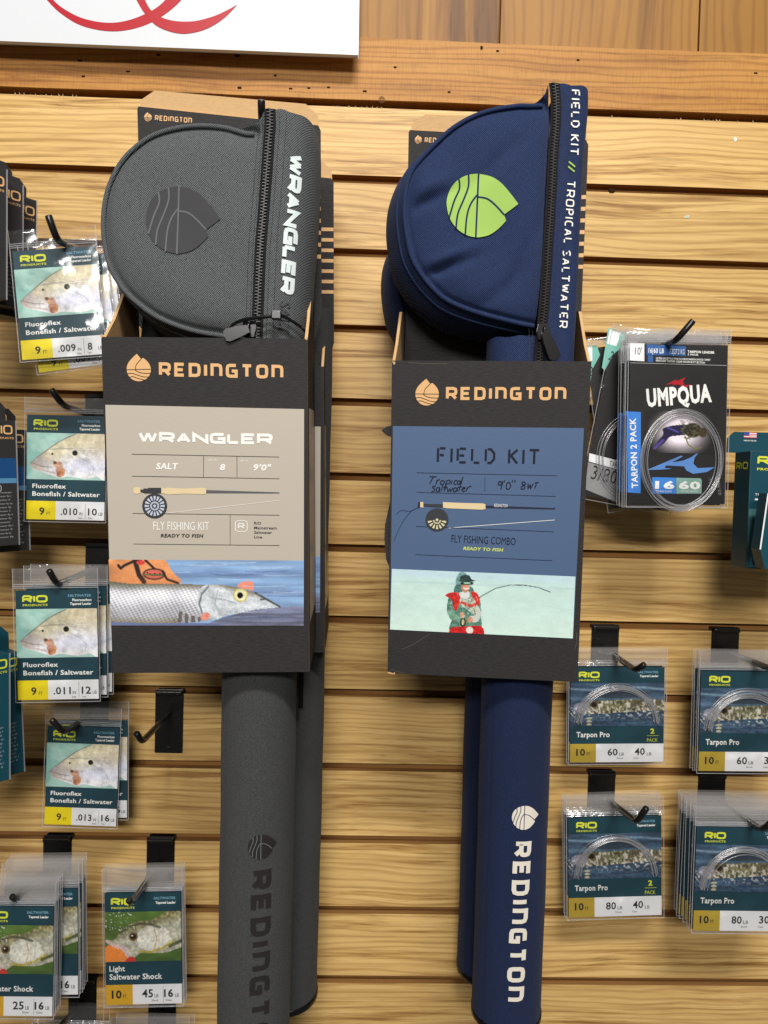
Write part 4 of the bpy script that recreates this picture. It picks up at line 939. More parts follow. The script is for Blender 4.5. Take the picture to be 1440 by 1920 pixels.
    def tl(px, py):    # surveyed point on the tube's front -> (arc, along)
        v = f.R.T@ray(px, py); o = f.R.T@(CAM-f.O)-a
        vp = v-ax*(v@ax); op = o-ax*(o@ax); A_ = vp@vp; B_ = 2*vp@op; C_ = op@op-tube_r**2; D_ = B_*B_-4*A_*C_; t = (-B_-math.sqrt(max(D_, 0)))/(2*A_); q = o+t*v
        return (math.atan2(q@ex, -(q@ey))*tube_r, -float(q@ax))
    return dict(root=root, f=f, front=fp, sleeve=sl, tube=tb, fy=front_y, sy=sl_y, tw=tw, tl=tl, xz=xz, zp=zp, yz=yz, dome=dome)
g7 = lambda x, y: (180+x/3.13, 180+y/3.13)
n1 = lambda x, y: (700+x/3.349, 140+y/3.349)
def wr_grey(x, z, d): return .0009*math.sin(x*60+z*35)*math.sin(z*42+1)
def wr_navy(x, z, d): return 1.7*_wr_navy(x, z, d)
def _wr_navy(x, z, d):
    # x about -.12..0 from the zip, folds running up to the right
    def fold(x0, z0, ang, L_, wd, amp):
        c, s = math.cos(ang), math.sin(ang); u = (x-x0)*c+(z-z0)*s; v = -(x-x0)*s+(z-z0)*c
        return amp*math.exp(-(v/wd)**2)*math.exp(-(u/L_)**2)
    return (fold(-.100, .016, .45, .018, .0045, .0026)-fold(-.098, .028, .45, .018, .006, .0018)+fold(-.088, -.036, .35, .024, .004, .0026)-fold(-.085, -.027, .4, .026, .005, .0018)
            +fold(-.05, -.06, .75, .035, .006, .0013)+fold(-.02, -.02, 1.2, .05, .006, .0010)+fold(-.045, .05, .8, .03, .006, .0012)+fold(-.06, -.09, -.5, .03, .005, .0015)+.0006*math.sin(x*90+z*50))
GC = rod_case(.215, [g7(*q) for q in ((930, 226), (880, 224), (830, 210), (760, 190), (640, 178), (520, 184), (400, 210), (300, 254), (210, 324), (150, 392), (100, 480), (67, 570), (48, 680), (46, 800), (58, 900), (84, 1000), (124, 1080), (184, 1160), (262, 1230), (360, 1298), (480, 1350), (600, 1385), (720, 1405), (800, 1420), (900, 1450))],
    [g7(*q) for q in ((1030, 108), (1030, 200), (1022, 300), (1012, 450), (1000, 600), (988, 750), (975, 900), (966, 1100), (958, 1300), (950, 1500))],
    [g7(*q) for q in ((1288, 135), (1300, 220), (1301, 330), (1298, 450), (1286, 700), (1262, 1000), (1240, 1300), (1225, 1520))],
    [(0, .014), (.12, .011), (.25, .004), (.5, .003), (.7, .005), (.85, .010), (1, .012)], ((500, 560), (474, 2010)), (.180, .150), .0305, (GREY, GREYT),
    'grey zipped rod case with white lettering and dark drop mark, in the front left carton', .0075, wr_grey, 2.6, .95)
NC = rod_case(.182, [n1(*q) for q in ((1060, 198), (985, 200), (900, 200), (750, 224), (620, 268), (500, 338), (400, 426), (304, 524), (242, 604), (210, 700), (196, 820), (200, 930), (218, 1050), (244, 1150), (292, 1240), (362, 1330), (452, 1410), (560, 1462), (680, 1503), (800, 1535), (930, 1566), (1010, 1580))],
    [n1(*q) for q in ((1120, 88), (1130, 200), (1128, 350), (1116, 500), (1106, 700), (1095, 900), (1082, 1100), (1070, 1300), (1055, 1500), (1036, 1700), (1026, 1860))],
    [n1(*q) for q in ((1372, 100), (1370, 200), (1360, 320), (1338, 550), (1326, 800), (1312, 1100), (1304, 1350), (1284, 1700), (1278, 1880))],
    [(0, .015), (.08, .011), (.15, .009), (.3, .008), (.45, .013), (.6, .014), (.8, .013), (1, .009)], ((992, 640), (948.5, 1893)), (.150, .122), .0305, (NAVY, NAVYT),
    'navy zipped rod case with lime drop mark and white stencil lettering, front right carton', .0075, wr_navy, 5.0, .84, (n1(745, 1640), n1(745, 1900)))
def on_surf(fn, e=.00035): return lambda x, y, z: Vector((x, fn(x, z)-e+y, z))
LIME = flat((152, 188, 82), .55, .3, 'lime_print', bump=.3, bs=1500)
NAVYFLAT = flat((30, 40, 80), .8, .2, 'navy_cloth_line'); GREYFLAT = flat((104, 108, 110), .8, .2, 'grey_cloth_line')
c = NC['f'].L(*n1(643, 845)); r = abs(NC['f'].L(*n1(643, 645))[1]-NC['f'].L(*n1(643, 845))[1])
drop_mark('logo_print', NC['front'], c, r, -.02, LIME, NAVYFLAT, 0, wrap=on_surf(NC['fy'], .0012), slices=[(0, .002), (2, .002)])
c = GC['f'].L(*g7(497, 750)); r = abs(GC['f'].L(*g7(497, 555))[1]-c[1])
drop_mark('logo_print', GC['front'], c, r, -.02, flat((66, 66, 68), .7, .2, 'dark_print', bump=.3, bs=1500), GREYFLAT, 0, wrap=on_surf(GC['fy'], .0008), gw=.045, slices=[(0, .002), (2, .002)])
# sleeve lettering reads downwards
WLET = flat((226, 236, 236), .6, .3, 'white_print', bump=.3, bs=1500)
mb = MB(); f = GC['f']; strokes(mb, 'WRANGLER', f.L(*g7(1138, 357)), f.L(*g7(1082, 1166)), .0104, .33, .14, y=0, wide=1.55, slant=.0)
mb.build('lettering', WLET, GC['sleeve'], wrap=on_surf(GC['sy'], .0009), slices=[(0, .0025)], fix=False)
mb = MB(); text(mb, 'SALT', f.L(*g7(1086, 1215)), f.L(*g7(1078, 1400)), .0075, y=0, off=.02); mb.build('lettering', flat((70, 72, 74), .7, .2, 'dark_print2'), GC['sleeve'], wrap=on_surf(GC['sy'], .0008), slices=[(0, .0025)], fix=False)
mb = MB(); f = NC['f']; kw = dict(t=.17, sp=.3, gap=.08, y=0)
strokes(mb, 'FIeLd', f.L(*n1(1224, 128)), f.L(*n1(1222, 362)), .0072, **kw); strokes(mb, 'KIT', f.L(*n1(1220, 405)), f.L(*n1(1216, 532)), .0072, **kw)
strokes(mb, 'TROPICAL', f.L(*n1(1198, 690)), f.L(*n1(1176, 1080)), .0070, **kw); strokes(mb, 'SALTWATeR', f.L(*n1(1170, 1122)), f.L(*n1(1148, 1602)), .0070, **kw)
mb.build('lettering', flat((236, 236, 230), .6, .3, 'white_print_n'), NC['sleeve'], wrap=on_surf(NC['sy'], .0009), slices=[(0, .003)], fix=False)
mb = MB(); ribbon(mb, [f.L(*n1(1210, 575)), f.L(*n1(1250, 605))], .0013, 0); ribbon(mb, [f.L(*n1(1206, 605)), f.L(*n1(1246, 635))], .0013, 0); mb.build('slash_print', LIME, NC['sleeve'], wrap=on_surf(NC['sy'], .0009), slices=[(0, .003)], fix=False)
# tube lettering
def tube_print(C, c_px, top_px, word, ends, cap, ink, ground):
    c = C['tl'](*c_px); t = C['tl'](*top_px); r = math.hypot(c[0]-t[0], c[1]-t[1])
    e_ = lambda x, y, z: C['tw'](x, y-.0009, z)
    drop_mark('logo_print', C['tube'], c, r, 0, ink, ground, 0, wrap=e_, gw=.06, slices=[(0, .003)])
    mb = MB(); strokes(mb, word, C['tl'](*ends[0]), C['tl'](*ends[1]), cap, .27, .36, y=0); mb.build('lettering', ink, C['tube'], wrap=e_, slices=[(0, .003)], fix=False)
tube_print(NC, (982.5, 1532.5), (982.5, 1510), 'REDInGTOn', ((963, 1577), (948, 1875)), .0155, flat((232, 224, 210), .6, .3, 'cream_print'), NAVYFLAT)
tube_print(GC, (489, 1587), (489, 1564), 'REDInGTOn', ((471, 1632), (466, 1998)), .0160, flat((42, 38, 38), .7, .2, 'dark_tube_print'), GREYFLAT)
# zip sliders and pulls
def slider(C, at_px, pull_px, pull_len):
    f = C['f']; x, z = f.L(*at_px); y = C['yz']-.002
    mb = MB(); mb.prism([(x-.0035, z+.005), (x+.0035, z+.005), (x+.0045, z), (x+.003, z-.006), (x-.003, z-.006), (x-.0045, z)], y-.003, y); s = mb.build('zip_slider', BLACKPL, C['root'], bevel=.0006)
    MB().tube([(x, y-.003, z+.004), (x, y-.006, z+.002), (x, y-.006, z-.003), (x, y-.003, z-.005)], .0009, 6).build('bail', BLACKPL, s, smooth=True)
    px, pz = f.L(*pull_px); u = np.array([px-x, pz-z]); u /= np.linalg.norm(u); n_ = np.array([-u[1], u[0]]); c0 = np.array([x, z-.002])
    q = [c0+n_*.0022, c0+u*.008+n_*.0036, c0+u*(pull_len-.002)+n_*.0042, c0+u*pull_len+n_*.003, c0+u*pull_len-n_*.003, c0+u*(pull_len-.002)-n_*.0042, c0+u*.008-n_*.0036, c0-n_*.0022]
    MB().prism([tuple(p) for p in q], y-.0085, y-.0062).build('zip_pull', BLACKPL, s, bevel=.0006)
slider(NC, n1(1046, 1630), n1(1110, 1790), .022)
slider(GC, (472, 621), (450, 628), .017)
# black cable tie across the grey pouch
f = GC['f']; mb = MB(); path = [(430, 627, .004), (442, 617, .010), (462, 610, .013), (490, 606, .014), (515, 603, .013), (532, 601, .011), (548, 607, .007), (566, 616, -.002), (578, 624, -.016)]
pp = [(*f.L(a, b), dd) for a, b, dd in path]; pp = catmull([(q[0], -q[2]-.004, q[1]) for q in pp], 4)
mb.grid([[(p[0], p[1]-.0004, p[2]-.0013), (p[0], p[1]-.0010, p[2]), (p[0], p[1]-.0004, p[2]+.0013), (p[0], p[1]+.0008, p[2]+.0012), (p[0], p[1]+.0008, p[2]-.0012), (p[0], p[1]-.0004, p[2]-.0013)] for p in pp])
ct = mb.build('cable_tie', BLACKPL, GC['root'], smooth=False)
x, z = f.L(524, 602); MB().box(x-.0035, x+.0035, -.021, -.015, z-.003, z+.003).build('tie_head', BLACKPL, ct, bevel=.0006)

# second cases behind: tubes and the navy pouch that shows behind the front one
def keep2(o): return True
GC2 = dup(GC['root'], 'grey rod case behind the first, its tube ending higher', dx=-.009, dy=.086, dz=-.012)
for ch in list(GC2.children):
    for s_ in list(ch.children):
        if ch.name.startswith('tube'): bpy.data.objects.remove(s_)
for ch in GC2.children:
    if ch.name.startswith('tube') or ch.name.startswith('end_cap'): ch.location.z += .023; ch.location.x += .0275
sb = MB(); c_ = P(565, 1292, .120); c_ = GC2.matrix_world.inverted() @ Vector(c_); sb.box(c_.x-.0022, c_.x+.0022, c_.y-.001, c_.y+.001, c_.z-.017, c_.z+.02); sb.build('strap', BLACKPL, GC2, bevel=.0005)
NC2 = dup(NC['root'], 'navy rod case behind the first one, pouch and tube peeping out left', dx=-.002, dy=.0875, dz=-.024)
for ch in NC2.children:
    if ch.name.startswith('tube') or ch.name.startswith('end_cap'): ch.location.z += .007
# wear on the cartons: bruised corners, a lifted scrap and scratches
def scrap(f, par, pts, y, name, mat, th=.0006):
    MB().prism([f.L(*q) for q in pts], y, y+th).build(name, mat, par)
scrap(nf, n_front, [zn(78, 1832), zn(90, 1826), zn(112, 1835), zn(124, 1826), zn(122, 1840), zn(100, 1838)], -.0007, 'bruised_corner', KRAFT)
scrap(nf, n_front, [zn(106, 50), zn(118, 58), zn(124, 52), zn(126, 66), zn(118, 76), zn(112, 62)], -.0007, 'bruised_corner', KRAFT)
scrap(nf, n_front, [zn(42, 448), zn(78, 424), zn(104, 420), zn(100, 486), zn(74, 478)], .004, 'lifted_scrap', BOXBLACK, .001)
scrap(nf, n_front, [zn(100, 820), zn(84, 900), (721, 985), (720, 1010), (723, 1050), zn(98, 1250)], .003, 'crumpled_edge', BOXBLACK, .001)
scrap(gf, g_front, [z8(24, 82), z8(34, 74), z8(38, 88), z8(30, 96)], -.0006, 'bruised_corner', KRAFT)
scrap(gf, g_front, [z8(1104, 100), z8(1120, 92), z8(1118, 108)], -.0006, 'bruised_corner', KRAFT)
mb = MB(); SCR = flat((120, 112, 104), .6, .3, 'scratch')
for a, b in (((160, 1700), (320, 1610)), ((100, 1810), (180, 1835)), ((200, 60), (420, 66)), ((1160, 1600), (1150, 1700))): ribbon(mb, [nf.L(*zn(*q)) for q in (a, ((a[0]+b[0])/2+8, (a[1]+b[1])/2+5), b)], .00018, -.0002)
tag(mb.build('scratches', SCR, n_front, fix=False), kind='stuff')
# ---------------- peg hooks ----------------
def hook(end, d, tip, label, tipd=.007, r=.0029, plate=True, name='peg_hook'):
    e = P(*end, d); X, Z = e[0], e[2]
    cand = [g for g in [tops[0]+.0]+GZ]; zt = min(GZ, key=lambda g: abs(g-(Z+.028)))-.001
    f = Face((X, 0, zt-.028), np.eye(3)); root = thing(name, f, label, 'hook', 'black peg hooks on the slatwall')
    pl = MB()
    hw = .0134; t = .0024
    # plate with its lip tucked into the groove
    prof = [(-.0005, -.040), (-.0005, .0215), (-.006, .0225), (-.0075, .0275), (.009, .0278), (.009, .0258), (-.0052, .0254)]
    pl.prism([(-hw, -.040), (hw, -.040), (hw, .0245), (-hw, .0245)], -t-.0004, -.0004)
    pl.build('backplate', BLACKMETAL, root, bevel=.0008)
    m2 = MB(); m2.box(-hw, hw, -.0072, .0085, .0215-.001, .0245); m2.build('lip', BLACKMETAL, root, bevel=.0009)
    MB().box(-.0022, .0022, -t-.0016, -t-.0004, -.037, -.034).build('spot_weld', BLACKMETAL, root, bevel=.0004)
    a = np.array([0, -t, 0]); b = f.R.T@(e-f.O); c = f.R.T@(P(*tip, d+tipd)-f.O)
    k = np.linalg.norm(c-b); u1 = (b-a)/np.linalg.norm(b-a); u2 = (c-b)/k; pts = [a, a+(b-a)*.5, b-u1*.007]
    for s in (.25, .5, .75): pts.append((b-u1*.007)*(1-s)**2+b*2*s*(1-s)+(b+u2*.006)*s*s)
    pts += [b+u2*.006, c]; pts2 = pts+[c+u2*.0008]
    MB().tube(pts2, [r]*(len(pts2)-1)+[r*.75], 12).build('rod', BLACKMETAL, root, smooth=False)
    for o in root.children:
        if o.name.startswith('rod'): o.data.polygons.foreach_set('use_smooth', [len(p.vertices) == 4 for p in o.data.polygons])
    return root
hook((491, 226), .205, (490, 189), 'black hook tip standing up behind the grey rod case')
hook((107, 450), .152, (91, 405), 'black hook with upright tip holding the crinkled eight pound packet')
hook((116, 758), .097, (97, 731), 'black hook holding the ten pound bonefish packet')
hook((107, 1096), .108, (92, 1070), 'black hook holding the twelve pound bonefish packet')
hook((120, 1374), .080, (97, 1350), 'black hook holding the sixteen pound bonefish packet')
hook((266, 1391), .097, (256, 1375), 'empty black peg hook with nothing on it beside the grey tube')
hook((30, 1688), .094, (23, 1681), 'black hook through the thick stack of shock packets')
hook((246, 1694), .100, (242, 1687), 'black hook holding the forty five pound shock packets')
hook((92, 1948), .085, (80, 1930), 'black hook below the thick stack, near the bottom of the wall')
hook((262, 1990), .080, (250, 1975), 'black hook under the forty five pound shock packets')
hook((1268, 638), .130, (1299, 602), 'black hook with raised tip holding the black tarpon leader packets')
hook((1192, 1257), .092, (1208, 1246), 'black hook holding the sixty by forty pound packet')
hook((1446, 1254), .092, (1460, 1243), 'black hook holding the sixty by thirty pound packets')
hook((1194, 1541), .104, (1212, 1515), 'black hook holding the eighty by forty pound packets')
hook((1428, 1556), .102, (1446, 1542), 'black hook holding the eighty by thirty pound packets')

# ---------------- leader packets ----------------
TEAL = flat((22, 62, 74), .4, .45, 'teal_card', bump=.1, bs=300); YEL = flat((238, 218, 26), .4, .4, 'yellow_print'); MUS = flat((214, 168, 44), .4, .4, 'mustard_print'); MUS2 = flat((186, 160, 58), .4, .4, 'olive_gold_print')
WHT = flat((236, 236, 238), .4, .4, 'white_print_c'); LY = flat((214, 220, 60), .5, .4, 'lime_yellow_ink'); LB_ = flat((120, 170, 196), .5, .4, 'pale_blue_ink'); DK = flat((38, 36, 36), .5, .4, 'dark_ink')
GRP = 'leader packets hanging on the peg hooks'
def wavy_sheet(x0, x1, z0, z1, y, amp, seed, nx=14, nz=20, edge=.0):
    r = np.random.RandomState(seed); ph = r.rand(6)*6; G = []
    for j in range(nz+1):
        row = []
        for i in range(nx+1):
            u, v = i/nx, j/nz; x = x0+(x1-x0)*u; z = z0+(z1-z0)*v
            e = min(1, 6*min(u, 1-u))*min(1, 6*min(v, 1-v)+.2)
            row.append((x, y*(.25+.75*e)+amp*e*(math.sin(x*140+z*60+ph[0])+.7*math.sin(z*190-x*70+ph[1])+.5*math.sin(x*310+ph[2])*math.sin(z*260+ph[3])), z))
        G.append(row)
    return G
def packet(corners, d, kind, title, fields, label, free=False, top=.2, crinkle=False, seed=1, coil=None, group=GRP, yellow=YEL):
    f = fit(corners, d, free); w_, h_ = f.w, f.h; root = thing('leader_packet', f, label, 'fishing leader', group)
    X = lambda u: (u-.5)*w_; Z = lambda v: (.5-v)*h_; xy = lambda u, v: (X(u), Z(v))
    card = MB(); card.prism([xy(0, 1), xy(1, 1), xy(1, 0), xy(0, 0)], 0, .0005)
    card = card.build('card', TEAL if kind != 'ump' else flat((34, 31, 32), .35, .5, 'black_card'), root)
    y1, y2, y3, y4 = -.00025, -.0004, -.0005, -.00055
    v = lambda *a: a
    if kind in ('bone', 'snook', 'tarpon'):
        pv0, pv1, sv = (.17, .615, .822) if kind != 'tarpon' else (.165, .618, .805)
        picture({'bone': BONE, 'snook': SNOOK, 'tarpon': TARP}[kind], card, 'fish_picture', X(0), Z(pv1), w_, h_*(pv1-pv0), y1)
        ysp = {'bone': .375, 'snook': .352, 'tarpon': .277}[kind]
        MB().quad(X(ysp), X(1), Z(1), Z(sv), y1).build('white_field', WHT, card); MB().quad(X(0), X(ysp), Z(1), Z(sv), y1).build('length_field', yellow, card)
        mb = MB(); rw = .31 if kind != 'tarpon' else .22
        strokes(mb, 'rIO', xy(.085, .112), xy(.085+rw, .112), h_*.070, .29, .16, y=y2, wide=1.85); text(mb, 'PRODUCTS', xy(.088, .143), xy(.085+rw, .143), h_*.019, y=y2, off=.03)
        if kind == 'tarpon': text(mb, '2', xy(.855, .70), xy(.90, .70), h_*.055, y=y2, off=.035); text(mb, 'PACK', xy(.82, .785), xy(.935, .785), h_*.036, y=y2); ribbon(mb, [xy(.82, .722), xy(.945, .722)], .0004, y2)
        mb.build('lettering', LY, card, fix=False)
        mb = MB(); r_ = .935; text(mb, 'SALTWATER', xy(r_-(.29 if kind != 'tarpon' else .22), .063), xy(r_, .063), h_*.024, y=y2, off=.015); mb.build('lettering', LB_, card, fix=False)
        mb = MB()
        if kind == 'bone': text(mb, 'Fluorocarbon', xy(.70, .103), xy(r_, .103), h_*.024, y=y2, off=.035); text(mb, 'Tapered Leader', xy(.67, .138), xy(r_, .138), h_*.024, y=y2, off=.035)
        else: text(mb, 'Tapered Leader', xy(r_-(.265 if kind == 'snook' else .2), .103), xy(r_, .103), h_*.024, y=y2, off=.035)
        for s, u0, u1, vv, cp in title: text(mb, s, xy(u0, vv), xy(u1, vv), h_*cp, y=y2, off=.022)
        mb.build('lettering', WINK, card, fix=False)
        mb = MB()
        for s, u0, u1, vv, cp, of in fields: text(mb, s, xy(u0, vv), xy(u1, vv), h_*cp, y=y2, off=of)
        if kind != 'tarpon': ribbon(mb, [xy(.755, sv+.02), xy(.755, .985)], .00022, y2)
        mb.build('lettering', DK, card, fix=False)
    ex = w_*.022; film = FILM2 if crinkle else FILM
    zt = Z(0)+h_*top
    MB().grid(wavy_sheet(X(0)-ex, X(1)+ex, Z(1)-h_*.02, Z(0)+.002, -.0022, .00035 if not crinkle else .0009, seed)).build('bag', film, root, smooth=True)
    MB().grid(wavy_sheet(X(0)-ex, X(1)+ex, Z(0)+.002, zt, -.0012, .0004 if not crinkle else .0011, seed+1, 14, 8)).build('bag_header', FILMTOP if not crinkle else FILM2, root, smooth=True)
    mb = MB(); zz = Z(0)+.0022; e_ = ex*1.02
    for k in range(3): mb.tube([(X(0)-e_, -.0016, zz+k*.0016), (X(.5), -.0022, zz+k*.0016+.0002), (X(1)+e_, -.0016, zz+k*.0016)], .00035, 4)
    for sx in (X(0)-e_, X(1)+e_): mb.box(sx-.0003, sx+.0003, -.0012, -.0008, Z(1)-h_*.02, zt)
    mb.box(X(0)-e_, X(1)+e_, -.0012, -.0008, Z(1)-h_*.02-.0004, Z(1)-h_*.02+.0002)
    mb.build('bag_seal', SEAL, root)
    if coil:
        (cu, cv, ru, rv, a0, a1, nl) = coil; r = np.random.RandomState(seed+5); mb = MB()
        for k in range(nl):
            jr = r.uniform(-.0045, .0030); jx, jz = r.uniform(-.0016, .0016, 2); yy = -.0012-.0006*(k % 4)
            full = a1-a0 >= 360; N = 56 if full else 36; ph = r.rand()*6
            pts = [(X(cu)+jx+(ru*w_+jr)*math.cos(t), yy-.0004*math.sin(2*t+ph), Z(cv)+jz+(rv*h_+jr)*math.sin(t)) for t in np.radians(np.linspace(a0, a1, N+1))]
            if full: mb.tube(pts[:-1], .00042, 5, closed=True)
            else: mb.tube(pts, .00042, 5)
        mb.build('coil', LINEMAT, root, smooth=True)
    return root, f, card, xy
def stack(root, n, label, dy, dx=0, dz=0, jit=.0008, jr=.01, seed=1, group=None, cardy=False):
    r = np.random.RandomState(seed)
    for k in range(1, n+1):
        q = dup(root, label, dx*k+r.uniform(-jit, jit), dy*k, dz*k+r.uniform(-jit, jit)*1.5, r.uniform(-jr, jr), keep=lambda o: not o.name.startswith(('fish_picture', 'coil', 'white_field')) or k < 3)
        if group: q['group'] = group
BT = [('Fluoroflex', .075, .505, .70, .043), ('Bonefish / Saltwater', .075, .94, .775, .045)]
def bf(size, lb, e=0):
    return [('9', .165, .232, .955, .072, .02), ('FT', .26, .305, .955, .03, 0), (size, .44, .655, .953, .068, .018), ('IN', .678, .718, .953, .03, 0), (lb, .79 if len(lb) == 2 else .80, .905 if len(lb) == 2 else .855, .952, .068, .018), ('LB', .925, .975, .953, .03, 0), ('Size', .665, .72, .985, .016, 0), ('Test', .79, .84, .985, .016, 0)]
a = packet([(23, 473), (181, 459), (195, 663), (42.5, 676)], .137, 'bone', BT, bf('.009', '8'), 'crinkled shiny bonefish leader packet reading 9 FT .009 IN 8 LB', top=.19, crinkle=True, seed=3)[0]
dup(a, 'bonefish leader packet half hidden behind the crinkled .009 one', dx=.006, dy=.010, dz=-.0078, roll=-.06); dup(a, 'rearmost bonefish leader packet behind the .009 pair', dx=.009, dy=.02, dz=-.001, roll=-.04)
a = packet([(51.5, 777), (197, 781), (196.5, 976.5), (49, 973)], .082, 'bone', BT, bf('.010', '10'), 'bonefish leader packet reading 9 FT .010 IN 10 LB, tucked beside the taupe carton', seed=4, top=.17)[0]
a = packet([(28.4, 1107.7), (182, 1105), (184.7, 1309.5), (34.4, 1313)], .100, 'bone', BT, bf('.011', '12'), 'bonefish leader packet reading 9 FT .011 IN 12 LB, front of its hook', seed=5)[0]
dup(a, 'bonefish leader packet behind the .011 one, showing only 2 LB and its right edge', dx=.0035, dy=.012, dz=.001, roll=.015); dup(a, 'farthest back packet on the .011 hook, a thin strip at its right edge', dx=.006, dy=.02, dz=.0015, roll=.02)
a = packet([(89.4, 1361.8), (224.3, 1364), (217.5, 1550.6), (83.2, 1543.8)], .045, 'bone', BT, bf('.013', '16'), 'bonefish leader packet reading 9 FT .013 IN 16 LB, beneath the other three', seed=6)[0]
dup(a, 'bonefish leader packet behind the .013 one with its 6 LB corner showing', dx=.0065, dy=.008, dz=.0045, roll=-.03)
ST = [('Light', .05, .255, .70, .05), ('Saltwater Shock', .05, .745, .775, .052)]
def sf(s, c): return [('10', .075, .205, .945, .075, .03), ('FT', .225, .265, .945, .035, 0), (s, .475, .62, .94, .075, .02), ('LB', .64, .69, .94, .032, 0), (c, .765, .885, .94, .072, .03), ('LB', .91, .96, .94, .032, 0), ('Shock', .60, .69, .975, .018, 0), ('Class', .785, .865, .975, .018, 0)]
a = packet([(197.2, 1676), (339.4, 1670.5), (340.5, 1879), (198, 1885.8)], .058, 'snook', ST, sf('45', '16'), 'light saltwater shock leader packet reading 10 FT 45 LB 16 LB', yellow=MUS, seed=7, top=.22)[0]
stack(a, 3, 'shock leader packet behind the front 45 LB packet', .0032, .0004, seed=2, jr=.006)
a = packet([(-38, 1702), (104, 1697), (95.3, 1899.7), (-46, 1909)], .092, 'snook', ST, sf('25', '16'), 'front shock leader packet of the thick stack, reading 25 LB 16 LB', yellow=MUS, seed=8, top=.22)[0]
stack(a, 5, 'shock leader packet in the front half of the thick stack', .0030, .0, .0004, seed=3, jr=.008)
b = dup(a, 'shock leader packet halfway back in the thick stack with its 6 LB corner showing', dx=.0145, dy=.021, dz=.0055, roll=-.02)
stack(b, 6, 'shock leader packet in the back half of the thick stack', .0030, .0002, .0006, seed=5, jr=.012)
for px, lab, sd in ((122, 'leader packet at the bottom edge under the thick stack, only its bag top showing', 21), (282, 'leader packet at the bottom edge under the 45 LB packets, only its bag top showing', 22)):
    y0 = 1928 if px < 200 else 1948
    a = packet([(px-70, y0), (px+70, y0), (px+70, y0+200), (px-70, y0+203)], .05, 'snook', ST, sf('25', '16'), lab, yellow=MUS, seed=sd, top=.21, crinkle=px < 200)[0]
    dup(a, lab.replace('leader packet at', 'second packet at'), dy=.005, dx=.002, roll=.03)
def tf(a, b): return [('10', .065, .16, .93, .075, .025), ('FT', .178, .212, .93, .035, 0), (a, .40, .508, .93, .075, .018), ('LB', .525, .575, .93, .032, 0), (b, .69, .80, .925, .075, .018), ('LB', .82, .87, .93, .032, 0), ('Shock', .50, .57, .965, .016, 0), ('Class', .68, .735, .965, .016, 0)]
TT = [('Tarpon Pro', .065, .42, .735, .058)]; CO = (.5, .60, .43, .40, 2, 178, 16)
a = packet([(1070, 1251), (1245.5, 1251.4), (1244, 1428.6), (1069, 1429)], .035, 'tarpon', TT, tf('60', '40'), 'tarpon two pack packet reading 60 LB 40 LB, just under the blue carton', yellow=MUS2, coil=CO, seed=9)[0]
stack(a, 1, 'tarpon leader packet just behind the 60 by 40 pound one', .004, seed=7)
a = packet([(1313.6, 1257), (1491, 1262), (1489, 1449), (1310.8, 1443)], .060, 'tarpon', TT, tf('60', '30'), 'tarpon leader packet reading 10 FT 60 LB, cut by the photo edge', yellow=MUS2, coil=CO, seed=10)[0]
stack(a, 3, 'tarpon leader packet behind the 60 pound one at the edge of the photo', .005, seed=8)
a = packet([(1065, 1532), (1239.3, 1530.6), (1240.8, 1714.4), (1066.7, 1721)], .040, 'tarpon', TT, tf('80', '40'), 'tarpon two pack packet reading 80 LB 40 LB, beside the navy tube', yellow=MUS2, coil=CO, seed=11)[0]
stack(a, 3, 'tarpon leader packet behind the 80 by 40 pound one', .005, seed=9, jr=.014)
a = packet([(1303, 1546.7), (1481, 1557), (1481, 1751), (1303, 1739.8)], .080, 'tarpon', TT, tf('80', '30'), 'tarpon packet reading 80 LB, front of the thick stack at the photo edge', yellow=MUS2, coil=CO, seed=12)[0]
stack(a, 7, 'tarpon packet in the thick stack behind the 80 LB one, photo edge', .006, 0, -.0002, seed=10, jr=.012, jit=.0012)

# black card tarpon packets
root, f, card, xy = packet([(1181, 641.5), (1364, 651.4), (1359.8, 944.7), (1178.4, 945)], .112, 'ump', [], [], 'black tarpon leader packet with blue wave, fly picture and numbers 16 and 60', top=.10, seed=13, coil=(.535, .725, .40, .305, 0, 360, 10))
zu = lambda x, y: f.L(1080+x/3.556, 560+y/3.556)
q = lambda mb, pts, y=-.00025: mb.flatpoly([zu(*p) for p in pts], y)
SK = flat((62, 132, 214), .4, .4, 'sky_blue_print'); WV = flat((92, 140, 206), .4, .4, 'wave_blue_print'); GG = flat((132, 170, 160), .4, .4, 'sage_print'); DB = flat((46, 96, 160), .4, .4, 'deep_blue_print')
mb = MB(); q(mb, [(358, 293), (455, 297), (455, 418), (358, 412)]); mb.build('length_field', WHT, card, fix=False)
mb = MB(); q(mb, [(470, 305), (732, 318), (732, 384), (470, 374)]); q(mb, [(478, 376), (513, 378), (513, 424), (478, 422)]); mb.build('size_field', DB, card, fix=False)
mb = MB(); q(mb, [(344, 752), (432, 756), (430, 1298), (344, 1292)]); q(mb, [(508, 1190), (667, 1194), (667, 1300), (508, 1300)]); mb.build('name_field', SK, card, fix=False)
mb = MB(); q(mb, [(668, 1194), (830, 1198), (838, 1212), (836, 1300), (668, 1300)]); mb.build('shock_field', GG, card, fix=False)
mb = MB(); q(mb, [(472, 1142), (700, 1046), (712, 1052), (640, 1092), (712, 1080), (770, 1056), (826, 1016), (790, 1060), (782, 1100), (810, 1130), (925, 1124), (870, 1156), (780, 1168), (735, 1145), (720, 1118), (600, 1112), (590, 1128), (640, 1134), (560, 1140)]); mb.build('wave_print', WV, card, fix=False)
mb = MB(); q(mb, [(594, 576), (672, 536), (664, 552), (732, 524), (712, 552), (722, 578), (766, 574), (735, 590), (706, 590), (690, 572), (640, 576), (650, 566)]); mb.build('red_wave_print', RED, card, fix=False)
